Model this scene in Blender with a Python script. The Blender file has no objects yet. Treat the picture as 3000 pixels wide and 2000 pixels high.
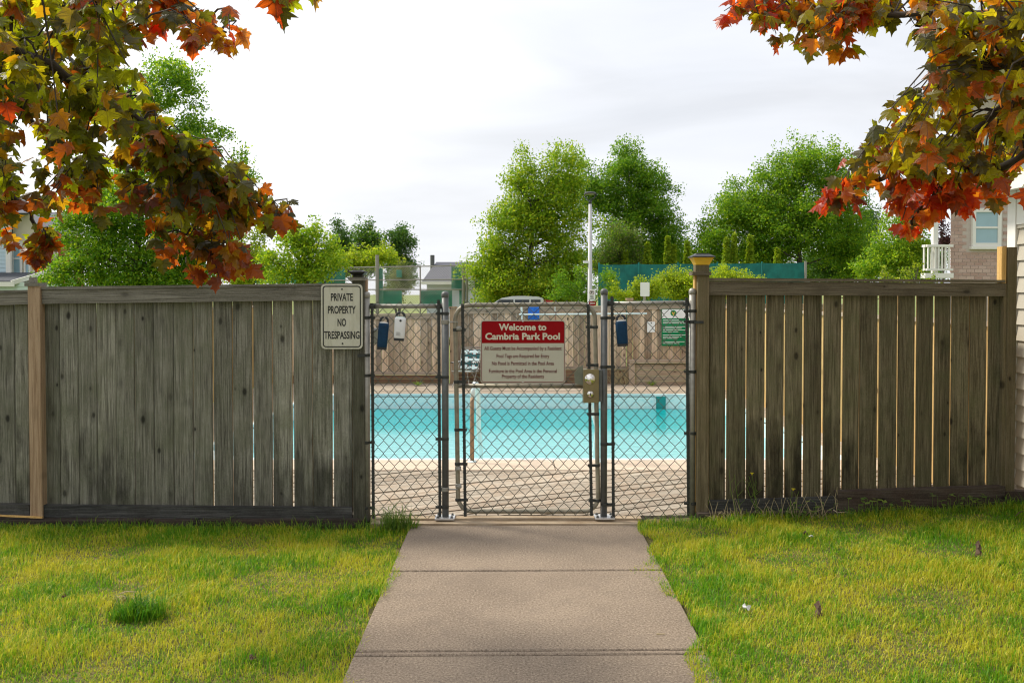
import bpy, bmesh, math, random
import numpy as np
from mathutils import Vector, Matrix, Euler

random.seed(7)
rng = np.random.default_rng(7)
S = bpy.context.scene
C = S.collection
R = math.radians

# ------------------------------------------------------------------ camera
FPX, H, TILT = 2600.0, 1.675, R(1.2)          # focal length in photo pixels, eye height, slight downward tilt
HOR = 860.0                                   # horizon row in the photo
PCY = HOR + FPX * math.tan(TILT)
cd = bpy.data.cameras.new('camera')
cam = bpy.data.objects.new('camera', cd)
C.objects.link(cam)
cam.location = (0, 0, H)
cam.rotation_euler = (R(90) - TILT, 0, 0)
cd.sensor_width = 36.0
cd.lens = FPX / 3000 * 36.0
cd.shift_y = (PCY - 1000) / 3000
cd.clip_start = 0.05
cd.clip_end = 2000
S.camera = cam

# ------------------------------------------------------------------ sky, sun, exposure
SUN_EL, SUN_AZ = R(46), R(-66)                # azimuth from +Y, negative = to the left
wd = bpy.data.worlds.new('World')
S.world = wd
wd.use_nodes = True
nt = wd.node_tree
nt.nodes.clear()
wo = nt.nodes.new('ShaderNodeOutputWorld')
bg = nt.nodes.new('ShaderNodeBackground')
sky = nt.nodes.new('ShaderNodeTexSky')
sky.sky_type = 'NISHITA'
sky.sun_disc = False
sky.sun_elevation = SUN_EL
sky.sun_rotation = SUN_AZ
tc = nt.nodes.new('ShaderNodeTexCoord')
mp = nt.nodes.new('ShaderNodeMapping')
mp.inputs['Scale'].default_value = (1.0, 1.0, 5.0)
nz = nt.nodes.new('ShaderNodeTexNoise')
nz.inputs['Scale'].default_value = 1.6
nz.inputs['Detail'].default_value = 5
cr = nt.nodes.new('ShaderNodeMapRange')
cr.inputs['From Min'].default_value = 0.25
cr.inputs['From Max'].default_value = 0.75
cr.inputs['To Min'].default_value = 0.86
cr.inputs['To Max'].default_value = 0.99
mx = nt.nodes.new('ShaderNodeMix')
mx.data_type = 'RGBA'
mx.inputs[7].default_value = (8.6, 8.6, 8.8, 1)      # thin bright cloud sheet
nt.links.new(tc.outputs['Generated'], mp.inputs['Vector'])
nt.links.new(mp.outputs[0], nz.inputs['Vector'])
nt.links.new(nz.outputs['Fac'], cr.inputs['Value'])
nt.links.new(cr.outputs[0], mx.inputs[0])
nt.links.new(sky.outputs[0], mx.inputs[6])
sdv = (math.sin(SUN_AZ) * math.cos(SUN_EL), math.cos(SUN_AZ) * math.cos(SUN_EL), math.sin(SUN_EL))
nrm = nt.nodes.new('ShaderNodeVectorMath')
nrm.operation = 'NORMALIZE'
nt.links.new(tc.outputs['Generated'], nrm.inputs[0])
dp = nt.nodes.new('ShaderNodeVectorMath')
dp.operation = 'DOT_PRODUCT'
dp.inputs[1].default_value = sdv
nt.links.new(nrm.outputs[0], dp.inputs[0])
glow = nt.nodes.new('ShaderNodeMapRange')
glow.interpolation_type = 'SMOOTHSTEP'
glow.inputs['From Min'].default_value = 0.30
glow.inputs['From Max'].default_value = 0.85
glow.inputs['To Min'].default_value = 0.0
glow.inputs['To Max'].default_value = 1.0
nt.links.new(dp.outputs['Value'], glow.inputs['Value'])
cl = nt.nodes.new('ShaderNodeMix')
cl.data_type = 'RGBA'
cl.inputs[6].default_value = (5.0, 5.1, 5.35, 1)
cl.inputs[7].default_value = (7.6, 7.6, 7.55, 1)
nt.links.new(glow.outputs[0], cl.inputs[0])
sh = nt.nodes.new('ShaderNodeMapRange')          # soft grey streaks in the cloud sheet
sh.inputs['From Min'].default_value = 0.35
sh.inputs['From Max'].default_value = 0.66
sh.inputs['To Min'].default_value = 1.08
sh.inputs['To Max'].default_value = 0.87
nz2 = nt.nodes.new('ShaderNodeTexNoise')
nz2.inputs['Scale'].default_value = 2.3
nz2.inputs['Detail'].default_value = 6
nz2.inputs['Distortion'].default_value = 0.6
mp2 = nt.nodes.new('ShaderNodeMapping')
mp2.inputs['Scale'].default_value = (1.0, 1.0, 4.0)
mp2.inputs['Rotation'].default_value = (0.0, 0.14, 0.3)
nt.links.new(tc.outputs['Generated'], mp2.inputs['Vector'])
nt.links.new(mp2.outputs[0], nz2.inputs['Vector'])
nt.links.new(nz2.outputs['Fac'], sh.inputs['Value'])
vs_ = nt.nodes.new('ShaderNodeVectorMath')
vs_.operation = 'SCALE'
nt.links.new(cl.outputs[2], vs_.inputs[0])
nt.links.new(sh.outputs[0], vs_.inputs['Scale'])
nt.links.new(vs_.outputs[0], mx.inputs[7])
nt.links.new(mx.outputs[2], bg.inputs['Color'])
bg.inputs['Strength'].default_value = 0.1
nt.links.new(bg.outputs[0], wo.inputs[0])

sl = bpy.data.lights.new('sun', 'SUN')
sl.energy = 2.3
sl.angle = R(12)
sl.color = (1.0, 0.93, 0.80)
sun = bpy.data.objects.new('sun', sl)
C.objects.link(sun)
sd = Vector((math.sin(SUN_AZ) * math.cos(SUN_EL), math.cos(SUN_AZ) * math.cos(SUN_EL), math.sin(SUN_EL)))
sun.rotation_euler = (-sd).to_track_quat('-Z', 'Y').to_euler()
sun.location = sd * 50
S.view_settings.view_transform = 'Standard'
S.view_settings.look = 'None'
S.view_settings.exposure = 0.95
S.view_settings.gamma = 1.0
S.view_settings.use_curve_mapping = False
S.render.engine = 'CYCLES'
S.cycles.max_bounces = 8
S.cycles.transparent_max_bounces = 8
S.cycles.filter_width = 1.15


# ------------------------------------------------------------------ measuring the photograph
def W(px, py, Y):
    """point at distance Y that the photo shows at pixel (px, py) of 3000x2000"""
    xc, yc = (px - 1500) / FPX, (PCY - py) / FPX
    dy = math.cos(TILT) + yc * math.sin(TILT)
    dz = -math.sin(TILT) + yc * math.cos(TILT)
    s = Y / dy
    return Vector((xc * s, Y, H + dz * s))


K = 3000 / 2352


def WD(dx, dy, Y):
    return W(dx * K, dy * K, Y)


def GY(py, z=0.0):
    """distance at which a level surface of height z shows at row py"""
    yc = (PCY - py) / FPX
    dy = math.cos(TILT) + yc * math.sin(TILT)
    dz = -math.sin(TILT) + yc * math.cos(TILT)
    return (z - H) / dz * dy


# ------------------------------------------------------------------ materials
def new_mat(name):
    m = bpy.data.materials.new(name)
    m.use_nodes = True
    n = m.node_tree.nodes
    return m, m.node_tree, n['Principled BSDF'], n['Material Output']


def N(t, kind, **kw):
    n = t.nodes.new(kind)
    for k, v in kw.items():
        if k in n.inputs:
            n.inputs[k].default_value = v
        else:
            setattr(n, k, v)
    return n


def mixc(t, fac, a, b, mode='MIX'):
    m = t.nodes.new('ShaderNodeMix')
    m.data_type = 'RGBA'
    m.blend_type = mode
    for sock, v in ((0, fac), (6, a), (7, b)):
        if hasattr(v, 'is_linked') or hasattr(v, 'links'):
            t.links.new(v, m.inputs[sock])
        elif sock == 0:
            m.inputs[0].default_value = v
        else:
            m.inputs[sock].default_value = (*v, 1) if len(v) == 3 else v
    return m.outputs[2]


def maprange(t, v, a, b, c=0.0, d=1.0):
    m = t.nodes.new('ShaderNodeMapRange')
    t.links.new(v, m.inputs['Value'])
    m.inputs['From Min'].default_value = a
    m.inputs['From Max'].default_value = b
    m.inputs['To Min'].default_value = c
    m.inputs['To Max'].default_value = d
    return m.outputs[0]


def coords(t, scale=(1, 1, 1), rand=True, space='Object'):
    tcn = t.nodes.new('ShaderNodeTexCoord')
    v = tcn.outputs[space]
    if rand:
        oi = t.nodes.new('ShaderNodeObjectInfo')
        ml = t.nodes.new('ShaderNodeMath')
        ml.operation = 'MULTIPLY'
        ml.inputs[1].default_value = 37.0
        t.links.new(oi.outputs['Random'], ml.inputs[0])
        ad = t.nodes.new('ShaderNodeVectorMath')
        ad.operation = 'ADD'
        t.links.new(v, ad.inputs[0])
        t.links.new(ml.outputs[0], ad.inputs[1])
        v = ad.outputs[0]
    mpn = t.nodes.new('ShaderNodeMapping')
    mpn.inputs['Scale'].default_value = scale
    t.links.new(v, mpn.inputs['Vector'])
    return mpn.outputs[0]


def noise(t, vec, scale, detail=4, rough=0.6, dist=0.0):
    n = N(t, 'ShaderNodeTexNoise')
    n.inputs['Scale'].default_value = scale
    n.inputs['Detail'].default_value = detail
    n.inputs['Roughness'].default_value = rough
    n.inputs['Distortion'].default_value = dist
    t.links.new(vec, n.inputs['Vector'])
    return n.outputs['Fac']


def bump(t, bsdf, h, strength=0.3, dist=0.01):
    b = N(t, 'ShaderNodeBump')
    b.inputs['Strength'].default_value = strength
    b.inputs['Distance'].default_value = dist
    t.links.new(h, b.inputs['Height'])
    t.links.new(b.outputs[0], bsdf.inputs['Normal'])


def plain(name, col, rough=0.6, metal=0.0, var=0.12, sc=8, bmp=0.0, spec=0.5):
    m, t, b, o = new_mat(name)
    v = coords(t)
    f = noise(t, v, sc, 5)
    c = mixc(t, maprange(t, f, 0.25, 0.75), tuple(x * (1 - var) for x in col), tuple(min(1, x * (1 + var)) for x in col))
    t.links.new(c, b.inputs['Base Color'])
    b.inputs['Roughness'].default_value = rough
    b.inputs['Metallic'].default_value = metal
    b.inputs['Specular IOR Level'].default_value = spec
    if bmp:
        bump(t, b, noise(t, v, sc * 6, 4), bmp, 0.004)
    return m


def wood(name, dark, mid, light, axis='Z', tint=None, stain=0.0, knots=True, rv=0.22, rough=0.85, fine=1.0):
    """weathered timber: streaks along the axis, knots, blotches, mould low on the board"""
    m, t, b, o = new_mat(name)
    i = 'XYZ'.index(axis)
    g = [36 * fine] * 3
    g[i] = 1.6
    v1 = coords(t, tuple(g))
    g2 = [14.0] * 3
    g2[i] = 0.9
    v2 = coords(t, tuple(g2))
    vk = coords(t)
    f1 = noise(t, v1, 1.0, 6, 0.74, 0.5)
    g3 = [125.0 * fine] * 3
    g3[i] = 3.2
    fh = noise(t, coords(t, tuple(g3)), 1.0, 4, 0.7, 0.3)
    f2 = noise(t, v2, 1.0, 4, 0.55, 0.8)
    fb = noise(t, vk, 5.0, 4, 0.6)
    fs = noise(t, vk, 170.0, 3, 0.7)
    c = mixc(t, maprange(t, f1, 0.34, 0.62), tuple(0.6 * a + 0.4 * b_ for a, b_ in zip(dark, mid)), mid)
    c = mixc(t, maprange(t, f2, 0.44, 0.68, 0, 0.45), c, light)
    c = mixc(t, maprange(t, fh, 0.50, 0.36, 0, 0.85), c, dark)
    c = mixc(t, maprange(t, fh, 0.54, 0.66, 0, 0.6), c, light)
    if tint:
        c = mixc(t, maprange(t, fb, 0.42, 0.7, 0, 0.7), c, tint)
    c = mixc(t, maprange(t, fs, 0.54, 0.68, 0, 0.45), c, tuple(x * 0.5 for x in dark))
    c = mixc(t, maprange(t, fs, 0.46, 0.32, 0, 0.3), c, light)
    h = f1
    if knots:
        sx_ = N(t, 'ShaderNodeSeparateXYZ')
        t.links.new(coords(t), sx_.inputs[0])
        cx_ = N(t, 'ShaderNodeCombineXYZ')
        for q, sc_ in ((0, 3.2 if i == 0 else 6.0), (2, 6.0 if i == 0 else 3.2)):
            ml_ = N(t, 'ShaderNodeMath', operation='MULTIPLY')
            ml_.inputs[1].default_value = sc_
            t.links.new(sx_.outputs[q], ml_.inputs[0])
            t.links.new(ml_.outputs[0], cx_.inputs[0 if q == 0 else 1])
        vo = N(t, 'ShaderNodeTexVoronoi', voronoi_dimensions='2D')
        vo.inputs['Scale'].default_value = 1.0
        t.links.new(cx_.outputs[0], vo.inputs['Vector'])
        sel = N(t, 'ShaderNodeSeparateColor')
        t.links.new(vo.outputs['Color'], sel.inputs[0])
        dv_ = N(t, 'ShaderNodeMath', operation='DIVIDE')
        t.links.new(vo.outputs['Distance'], dv_.inputs[0])
        t.links.new(maprange(t, sel.outputs[1], 0, 1, 0.035, 0.125), dv_.inputs[1])
        kd = maprange(t, dv_.outputs[0], 0.45, 1.0, 1, 0)
        halo = maprange(t, dv_.outputs[0], 1.0, 2.6, 0.35, 0)
        c = mixc(t, halo, c, tuple(0.5 * a for a in mid))
        on = maprange(t, sel.outputs[0], 0.30, 0.80, 0, 0.85)
        mm = N(t, 'ShaderNodeMath', operation='MULTIPLY')
        t.links.new(kd, mm.inputs[0])
        t.links.new(on, mm.inputs[1])
        c = mixc(t, mm.outputs[0], c, tuple(x * 0.28 for x in dark))
        hs = N(t, 'ShaderNodeMath', operation='SUBTRACT')
        t.links.new(f1, hs.inputs[0])
        t.links.new(mm.outputs[0], hs.inputs[1])
        h = hs.outputs[0]
    if stain:
        tcn = N(t, 'ShaderNodeTexCoord')
        sp = N(t, 'ShaderNodeSeparateXYZ')
        t.links.new(tcn.outputs['Object'], sp.inputs[0])
        oi0 = N(t, 'ShaderNodeObjectInfo')
        amt = maprange(t, oi0.outputs['Random'], 0, 1, 0.02, 0.40)
        lo0 = maprange(t, sp.outputs[2], 0.0, 1.0, 1.0, -0.25)
        mu = N(t, 'ShaderNodeMath', operation='MULTIPLY')
        t.links.new(amt, mu.inputs[0])
        t.links.new(lo0, mu.inputs[1])
        lo = mu.outputs[0]
        ad = N(t, 'ShaderNodeMath', operation='ADD')
        t.links.new(lo, ad.inputs[0])
        t.links.new(noise(t, coords(t, (9, 9, 2.2)), 1.0, 5, 0.65), ad.inputs[1])
        c = mixc(t, maprange(t, ad.outputs[0], 0.56, 0.82, 0, stain), c, tuple(x * 0.22 for x in dark))
    oi = N(t, 'ShaderNodeObjectInfo')
    br = maprange(t, oi.outputs['Random'], 0, 1, 1 - rv, 1 + rv)
    hsv = N(t, 'ShaderNodeHueSaturation')
    t.links.new(br, hsv.inputs['Value'])
    t.links.new(c, hsv.inputs['Color'])
    t.links.new(hsv.outputs[0], b.inputs['Base Color'])
    b.inputs['Roughness'].default_value = rough
    b.inputs['Specular IOR Level'].default_value = 0.2
    bump(t, b, h, 0.55, 0.006)
    return m


def leafmat(name, col, tcol, trans=0.45, rough=0.45, spec=0.4, var=0.3, hue=0.03, veins=False):
    """leaf: diffuse and sheen plus light passing through"""
    m, t, b, o = new_mat(name)
    ge = N(t, 'ShaderNodeNewGeometry')
    rnd = ge.outputs['Random Per Island']
    if veins:
        oi = N(t, 'ShaderNodeObjectInfo')
        rnd = oi.outputs['Random']
    hv = N(t, 'ShaderNodeHueSaturation')
    hv.inputs['Color'].default_value = (*col, 1)
    t.links.new(maprange(t, rnd, 0, 1, 1 - var, 1 + var), hv.inputs['Value'])
    t.links.new(maprange(t, rnd, 1, 0, 0.5 - hue, 0.5 + hue), hv.inputs['Hue'])
    base = hv.outputs[0]
    hv2 = N(t, 'ShaderNodeHueSaturation')
    hv2.inputs['Color'].default_value = (*tcol, 1)
    t.links.new(maprange(t, rnd, 0, 1, 1 - var, 1 + var), hv2.inputs['Value'])
    t.links.new(maprange(t, rnd, 1, 0, 0.5 - hue, 0.5 + hue), hv2.inputs['Hue'])
    tb = hv2.outputs[0]
    if veins:
        # main veins fan out from the leaf base: bands of the polar angle
        tcn = N(t, 'ShaderNodeTexCoord')
        sp = N(t, 'ShaderNodeSeparateXYZ')
        t.links.new(tcn.outputs['Object'], sp.inputs[0])
        ab = N(t, 'ShaderNodeMath', operation='ABSOLUTE')
        t.links.new(sp.outputs[0], ab.inputs[0])
        at = N(t, 'ShaderNodeMath', operation='ARCTAN2')
        t.links.new(ab.outputs[0], at.inputs[0])
        ad = N(t, 'ShaderNodeMath', operation='ADD')
        ad.inputs[1].default_value = 0.05
        t.links.new(sp.outputs[1], ad.inputs[0])
        t.links.new(ad.outputs[0], at.inputs[1])
        mo = N(t, 'ShaderNodeMath', operation='PINGPONG')
        mo.inputs[1].default_value = 0.5
        t.links.new(at.outputs[0], mo.inputs[0])
        vm = maprange(t, mo.outputs[0], 0.012, 0.045, 1, 0)
        v = coords(t)
        f = noise(t, v, 3.0, 4)
        base = mixc(t, maprange(t, f, 0.35, 0.7, 0, 0.55), base, tuple(x * 0.45 for x in col))
        tb = mixc(t, maprange(t, f, 0.35, 0.7, 0, 0.5), tb, tuple(x * 0.4 for x in tcol))
        base = mixc(t, vm, base, tuple(min(1, x * 0.5 + 0.05) for x in col))
        tb = mixc(t, vm, tb, tuple(x * 0.35 for x in tcol))
        bump(t, b, noise(t, v, 7.0, 3), 0.25, 0.03)
    t.links.new(base, b.inputs['Base Color'])
    b.inputs['Roughness'].default_value = rough
    b.inputs['Specular IOR Level'].default_value = spec
    tr = N(t, 'ShaderNodeBsdfTranslucent')
    t.links.new(tb, tr.inputs['Color'])
    ms = N(t, 'ShaderNodeMixShader')
    ms.inputs[0].default_value = trans
    t.links.new(b.outputs[0], ms.inputs[1])
    t.links.new(tr.outputs[0], ms.inputs[2])
    t.links.new(ms.outputs[0], o.inputs[0])
    return m


M = {}
M['fence_left'] = wood('weathered_grey_boards', (0.052, 0.049, 0.037), (0.215, 0.205, 0.162), (0.41, 0.395, 0.33), 'Z', (0.135, 0.140, 0.090), stain=0.7)
M['fence_right'] = wood('weathered_brown_boards', (0.040, 0.032, 0.018), (0.150, 0.124, 0.072), (0.28, 0.24, 0.155), 'Z', (0.105, 0.105, 0.050), stain=0.85)
M['rail_left'] = wood('weathered_grey_rail', (0.085, 0.078, 0.062), (0.205, 0.190, 0.155), (0.31, 0.29, 0.25), 'X', None, rv=0.1)
M['rail_right'] = wood('weathered_brown_rail', (0.070, 0.056, 0.036), (0.145, 0.120, 0.080), (0.22, 0.19, 0.135), 'X', None, rv=0.1)
M['rail_low'] = wood('mouldy_low_rail', (0.018, 0.018, 0.017), (0.062, 0.062, 0.058), (0.16, 0.155, 0.145), 'X', (0.030, 0.027, 0.022), rv=0.12)
M['timber_base'] = wood('dark_base_timber', (0.020, 0.016, 0.012), (0.062, 0.048, 0.036), (0.13, 0.105, 0.085), 'X', (0.05, 0.03, 0.022), rv=0.15)
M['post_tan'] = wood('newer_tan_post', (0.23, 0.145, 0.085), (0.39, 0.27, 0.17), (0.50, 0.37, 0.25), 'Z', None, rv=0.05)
M['post_left'] = wood('weathered_dark_post', (0.050, 0.048, 0.034), (0.105, 0.100, 0.072), (0.17, 0.16, 0.12), 'Z', (0.06, 0.068, 0.036), stain=0.7, rv=0.08)
M['post_right'] = wood('weathered_brown_post', (0.088, 0.068, 0.036), (0.165, 0.130, 0.076), (0.23, 0.19, 0.12), 'Z', (0.115, 0.10, 0.045), stain=0.3, rv=0.08)
M['fresh_and_sunlit'] = wood('fresh_cut_and_sunlit_wood', (0.42, 0.24, 0.07), (0.62, 0.38, 0.13), (0.70, 0.48, 0.2), 'Z', None, knots=False, rv=0.05)
M['far_board'] = wood('tan_far_boards', (0.24, 0.15, 0.09), (0.60, 0.44, 0.30), (0.78, 0.63, 0.47), 'Z', (0.48, 0.39, 0.32), rv=0.42)
M['side_board'] = wood('honey_boards_and_lit_edges', (0.28, 0.17, 0.06), (0.55, 0.36, 0.145), (0.66, 0.46, 0.2), 'Z', None, rv=0.2)
M['far_rail'] = wood('pale_far_rail', (0.25, 0.19, 0.14), (0.42, 0.33, 0.25), (0.54, 0.45, 0.36), 'X', None, rv=0.1)
M['far_low'] = wood('brown_low_boards', (0.12, 0.062, 0.035), (0.24, 0.135, 0.08), (0.36, 0.25, 0.17), 'X', None, rv=0.2)
M['deck'] = wood('bleached_deck_planks', (0.13, 0.10, 0.075), (0.41, 0.355, 0.285), (0.58, 0.52, 0.43), 'X', (0.36, 0.26, 0.18), knots=False, rv=0.18, fine=0.7)
M['coping'] = wood('bleached_coping_boards', (0.43, 0.34, 0.26), (0.58, 0.47, 0.37), (0.68, 0.57, 0.46), 'X', None, knots=False, rv=0.05)
M['beam'] = wood('pale_threshold_beam', (0.24, 0.17, 0.10), (0.46, 0.36, 0.25), (0.58, 0.48, 0.36), 'X', (0.25, 0.17, 0.10), rv=0.1)
M['galv'] = plain('galvanised_steel', (0.30, 0.285, 0.25), 0.48, 0.45, 0.22, 25, 0.12)
M['galv_dark'] = plain('dull_grey_steel', (0.105, 0.11, 0.108), 0.5, 0.3, 0.25, 25, 0.1)
M['gate_tube'] = plain('weathered_gate_tube', (0.25, 0.225, 0.17), 0.5, 0.4, 0.28, 18, 0.1)
M['iron'] = plain('dark_coated_iron', (0.032, 0.034, 0.030), 0.55, 0.2, 0.3, 30, 0.15)
M['wire'] = plain('green_brown_coated_wire', (0.060, 0.064, 0.046), 0.42, 0.25, 0.3, 30)
M['bright_steel'] = plain('bright_zinc_plate', (0.62, 0.62, 0.62), 0.4, 0.7, 0.1, 20)
M['chrome'] = plain('polished_steel', (0.75, 0.72, 0.68), 0.15, 1.0, 0.05, 10)
M['bronze'] = plain('bronze_painted_box', (0.22, 0.175, 0.085), 0.4, 0.45, 0.25, 12, 0.1)
M['plate_grey'] = plain('grey_green_plate', (0.16, 0.17, 0.125), 0.5, 0.3, 0.2, 12)
M['sign_cream'] = plain('cream_sign_face', (0.56, 0.54, 0.43), 0.5, 0, 0.06, 6)
M['sign_grey'] = plain('greyed_sign_face', (0.47, 0.455, 0.365), 0.5, 0, 0.05, 6)
M['sign_red'] = plain('deep_red_print', (0.27, 0.003, 0.006), 0.7, 0, 0.06, 6, 0, 0.12)
M['sign_redline'] = plain('dark_red_line', (0.16, 0.006, 0.008), 0.5, 0, 0.05, 6)
M['ink_red'] = plain('dark_red_lettering', (0.13, 0.018, 0.014), 0.6, 0, 0.05, 6)
M['ink_cream'] = plain('cream_lettering', (0.60, 0.55, 0.43), 0.6, 0, 0.05, 6)
M['ink'] = plain('black_print', (0.018, 0.018, 0.016), 0.6, 0, 0.15, 30)
M['black'] = plain('black_plastic', (0.016, 0.016, 0.018), 0.4, 0, 0.2, 20)
M['navy'] = plain('navy_blue_rubber', (0.006, 0.036, 0.085), 0.6, 0, 0.25, 25, 0.05, 0.2)
M['white_plastic'] = plain('white_plastic', (0.74, 0.74, 0.76), 0.4, 0, 0.05, 10)
M['white_paint'] = plain('white_paint', (0.76, 0.76, 0.74), 0.5, 0, 0.06, 6)
M['white_print'] = plain('white_print', (0.80, 0.80, 0.80), 0.5, 0, 0.02, 6)
M['sign_green'] = plain('green_print', (0.008, 0.20, 0.075), 0.7, 0, 0.06, 6, 0, 0.12)
M['gold_print'] = plain('gold_print', (0.6, 0.42, 0.05), 0.5, 0, 0.05, 6)
M['amber'] = leafmat('amber_lamp_glass', (0.95, 0.68, 0.10), (1.0, 0.75, 0.12), 0.5, 0.3, 0.5, 0.02, 0.0)
M['aqua_white'] = plain('pale_aqua_enamel', (0.68, 0.80, 0.80), 0.25, 0.1, 0.06, 8)
M['towel'] = plain('bright_blue_cloth', (0.02, 0.16, 0.62), 0.8, 0, 0.35, 14)
M['teal_webbing'] = plain('dark_teal_webbing', (0.015, 0.10, 0.11), 0.7, 0, 0.2, 20)
M['red_plastic'] = plain('red_brown_plastic', (0.20, 0.04, 0.022), 0.5, 0, 0.15, 10)
M['windscreen'] = plain('teal_mesh_screen', (0.008, 0.155, 0.14), 0.8, 0, 0.35, 3, 0.1)
M['windscreen_green'] = plain('green_mesh_screen', (0.02, 0.24, 0.16), 0.8, 0, 0.35, 3, 0.1)
M['glass'] = plain('window_glass', (0.30, 0.44, 0.50), 0.08, 0, 0.12, 1.2)
M['glass_dark'] = plain('dark_window_glass', (0.04, 0.05, 0.07), 0.08, 0, 0.2, 1.2)
M['siding_blue'] = plain('pale_blue_siding', (0.46, 0.58, 0.66), 0.6, 0, 0.05, 4)
M['siding_cream'] = plain('cream_siding', (0.62, 0.56, 0.42), 0.6, 0, 0.05, 4)
M['siding_red'] = plain('salmon_red_siding', (0.55, 0.16, 0.10), 0.6, 0, 0.06, 4)
M['siding_taupe'] = plain('taupe_siding', (0.42, 0.38, 0.31), 0.6, 0, 0.05, 4)
M['siding_white'] = plain('white_siding', (0.50, 0.54, 0.60), 0.6, 0, 0.05, 4)
M['trim_white'] = plain('white_trim', (0.74, 0.72, 0.68), 0.5, 0, 0.04, 4)
M['shingle_grey'] = plain('grey_shingles', (0.085, 0.09, 0.115), 0.9, 0, 0.35, 18, 0.3)
M['shingle_dark'] = plain('charcoal_shingles', (0.05, 0.055, 0.068), 0.9, 0, 0.4, 18, 0.3)
M['shingle_green'] = plain('green_shingles', (0.20, 0.30, 0.24), 0.9, 0, 0.3, 18, 0.3)
M['mortar'] = plain('pale_mortar', (0.50, 0.43, 0.39), 0.9, 0, 0.1, 20, 0.2)
M['bark'] = plain('grey_brown_bark', (0.085, 0.072, 0.058), 0.9, 0, 0.4, 14, 0.5)
M['bark_dark'] = plain('dark_twig_bark', (0.042, 0.030, 0.022), 0.8, 0, 0.4, 30, 0.4)
M['bark_pale'] = plain('pale_branch_bark', (0.17, 0.135, 0.105), 0.85, 0, 0.4, 20, 0.4)
M['car_white'] = plain('white_car_paint', (0.62, 0.63, 0.68), 0.2, 0.1, 0.02, 2)
M['car_red'] = plain('red_car_paint', (0.40, 0.022, 0.03), 0.2, 0.1, 0.02, 2)
M['lamp_metal'] = plain('dark_lamp_metal', (0.05, 0.052, 0.05), 0.4, 0.4, 0.1, 10)
M['straw'] = plain('dry_straw', (0.42, 0.34, 0.19), 0.8, 0, 0.2, 10)
M['brown_leaf'] = plain('dead_brown_leaf', (0.10, 0.058, 0.035), 0.8, 0, 0.3, 20)
M['paper'] = plain('white_litter', (0.70, 0.70, 0.67), 0.7, 0, 0.08, 10)

# brick
m, t, b, o = new_mat('pink_brown_brick')
oi = N(t, 'ShaderNodeObjectInfo')
c = mixc(t, oi.outputs['Random'], (0.42, 0.27, 0.225), (0.56, 0.41, 0.355))
c = mixc(t, maprange(t, noise(t, coords(t), 40, 4), 0.4, 0.75, 0, 0.5), c, (0.26, 0.18, 0.16))
t.links.new(c, b.inputs['Base Color'])
b.inputs['Roughness'].default_value = 0.9
M['brick'] = m

# concrete of the path: fine exposed grit
m, t, b, o = new_mat('brown_grey_concrete')
v = coords(t, rand=False)
f1 = noise(t, v, 1.7, 5, 0.6)
f2 = noise(t, v, 85.0, 5, 0.85)
f3 = noise(t, v, 7.0, 5, 0.7)
c = mixc(t, maprange(t, f1, 0.3, 0.7), (0.20, 0.156, 0.118), (0.275, 0.216, 0.162))
c = mixc(t, maprange(t, f2, 0.52, 0.62, 0, 0.8), c, (0.44, 0.36, 0.275))
c = mixc(t, maprange(t, f2, 0.47, 0.38, 0, 0.85), c, (0.06, 0.045, 0.034))
c = mixc(t, maprange(t, f3, 0.5, 0.72, 0, 0.4), c, (0.17, 0.135, 0.11))
oi = N(t, 'ShaderNodeObjectInfo')
t.links.new(c, b.inputs['Base Color'])
b.inputs['Roughness'].default_value = 0.92
b.inputs['Specular IOR Level'].default_value = 0.2
bump(t, b, f2, 0.6, 0.004)
M['concrete'] = m

# soil and thatch under the grass
m, t, b, o = new_mat('lawn_thatch')
v = coords(t, rand=False)
c = mixc(t, maprange(t, noise(t, v, 2.2, 5), 0.35, 0.65), (0.095, 0.10, 0.018), (0.21, 0.165, 0.055))
c = mixc(t, maprange(t, noise(t, v, 120.0, 4), 0.4, 0.65), c, (0.045, 0.04, 0.012))
t.links.new(c, b.inputs['Base Color'])
b.inputs['Roughness'].default_value = 0.95
bump(t, b, noise(t, v, 90, 4), 0.6, 0.02)
M['thatch'] = m

# far ground
m, t, b, o = new_mat('far_meadow')
v = coords(t, rand=False)
c = mixc(t, maprange(t, noise(t, v, 0.5, 5), 0.35, 0.65), (0.10, 0.15, 0.025), (0.20, 0.22, 0.05))
t.links.new(c, b.inputs['Base Color'])
b.inputs['Roughness'].default_value = 0.95
M['meadow'] = m


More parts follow.
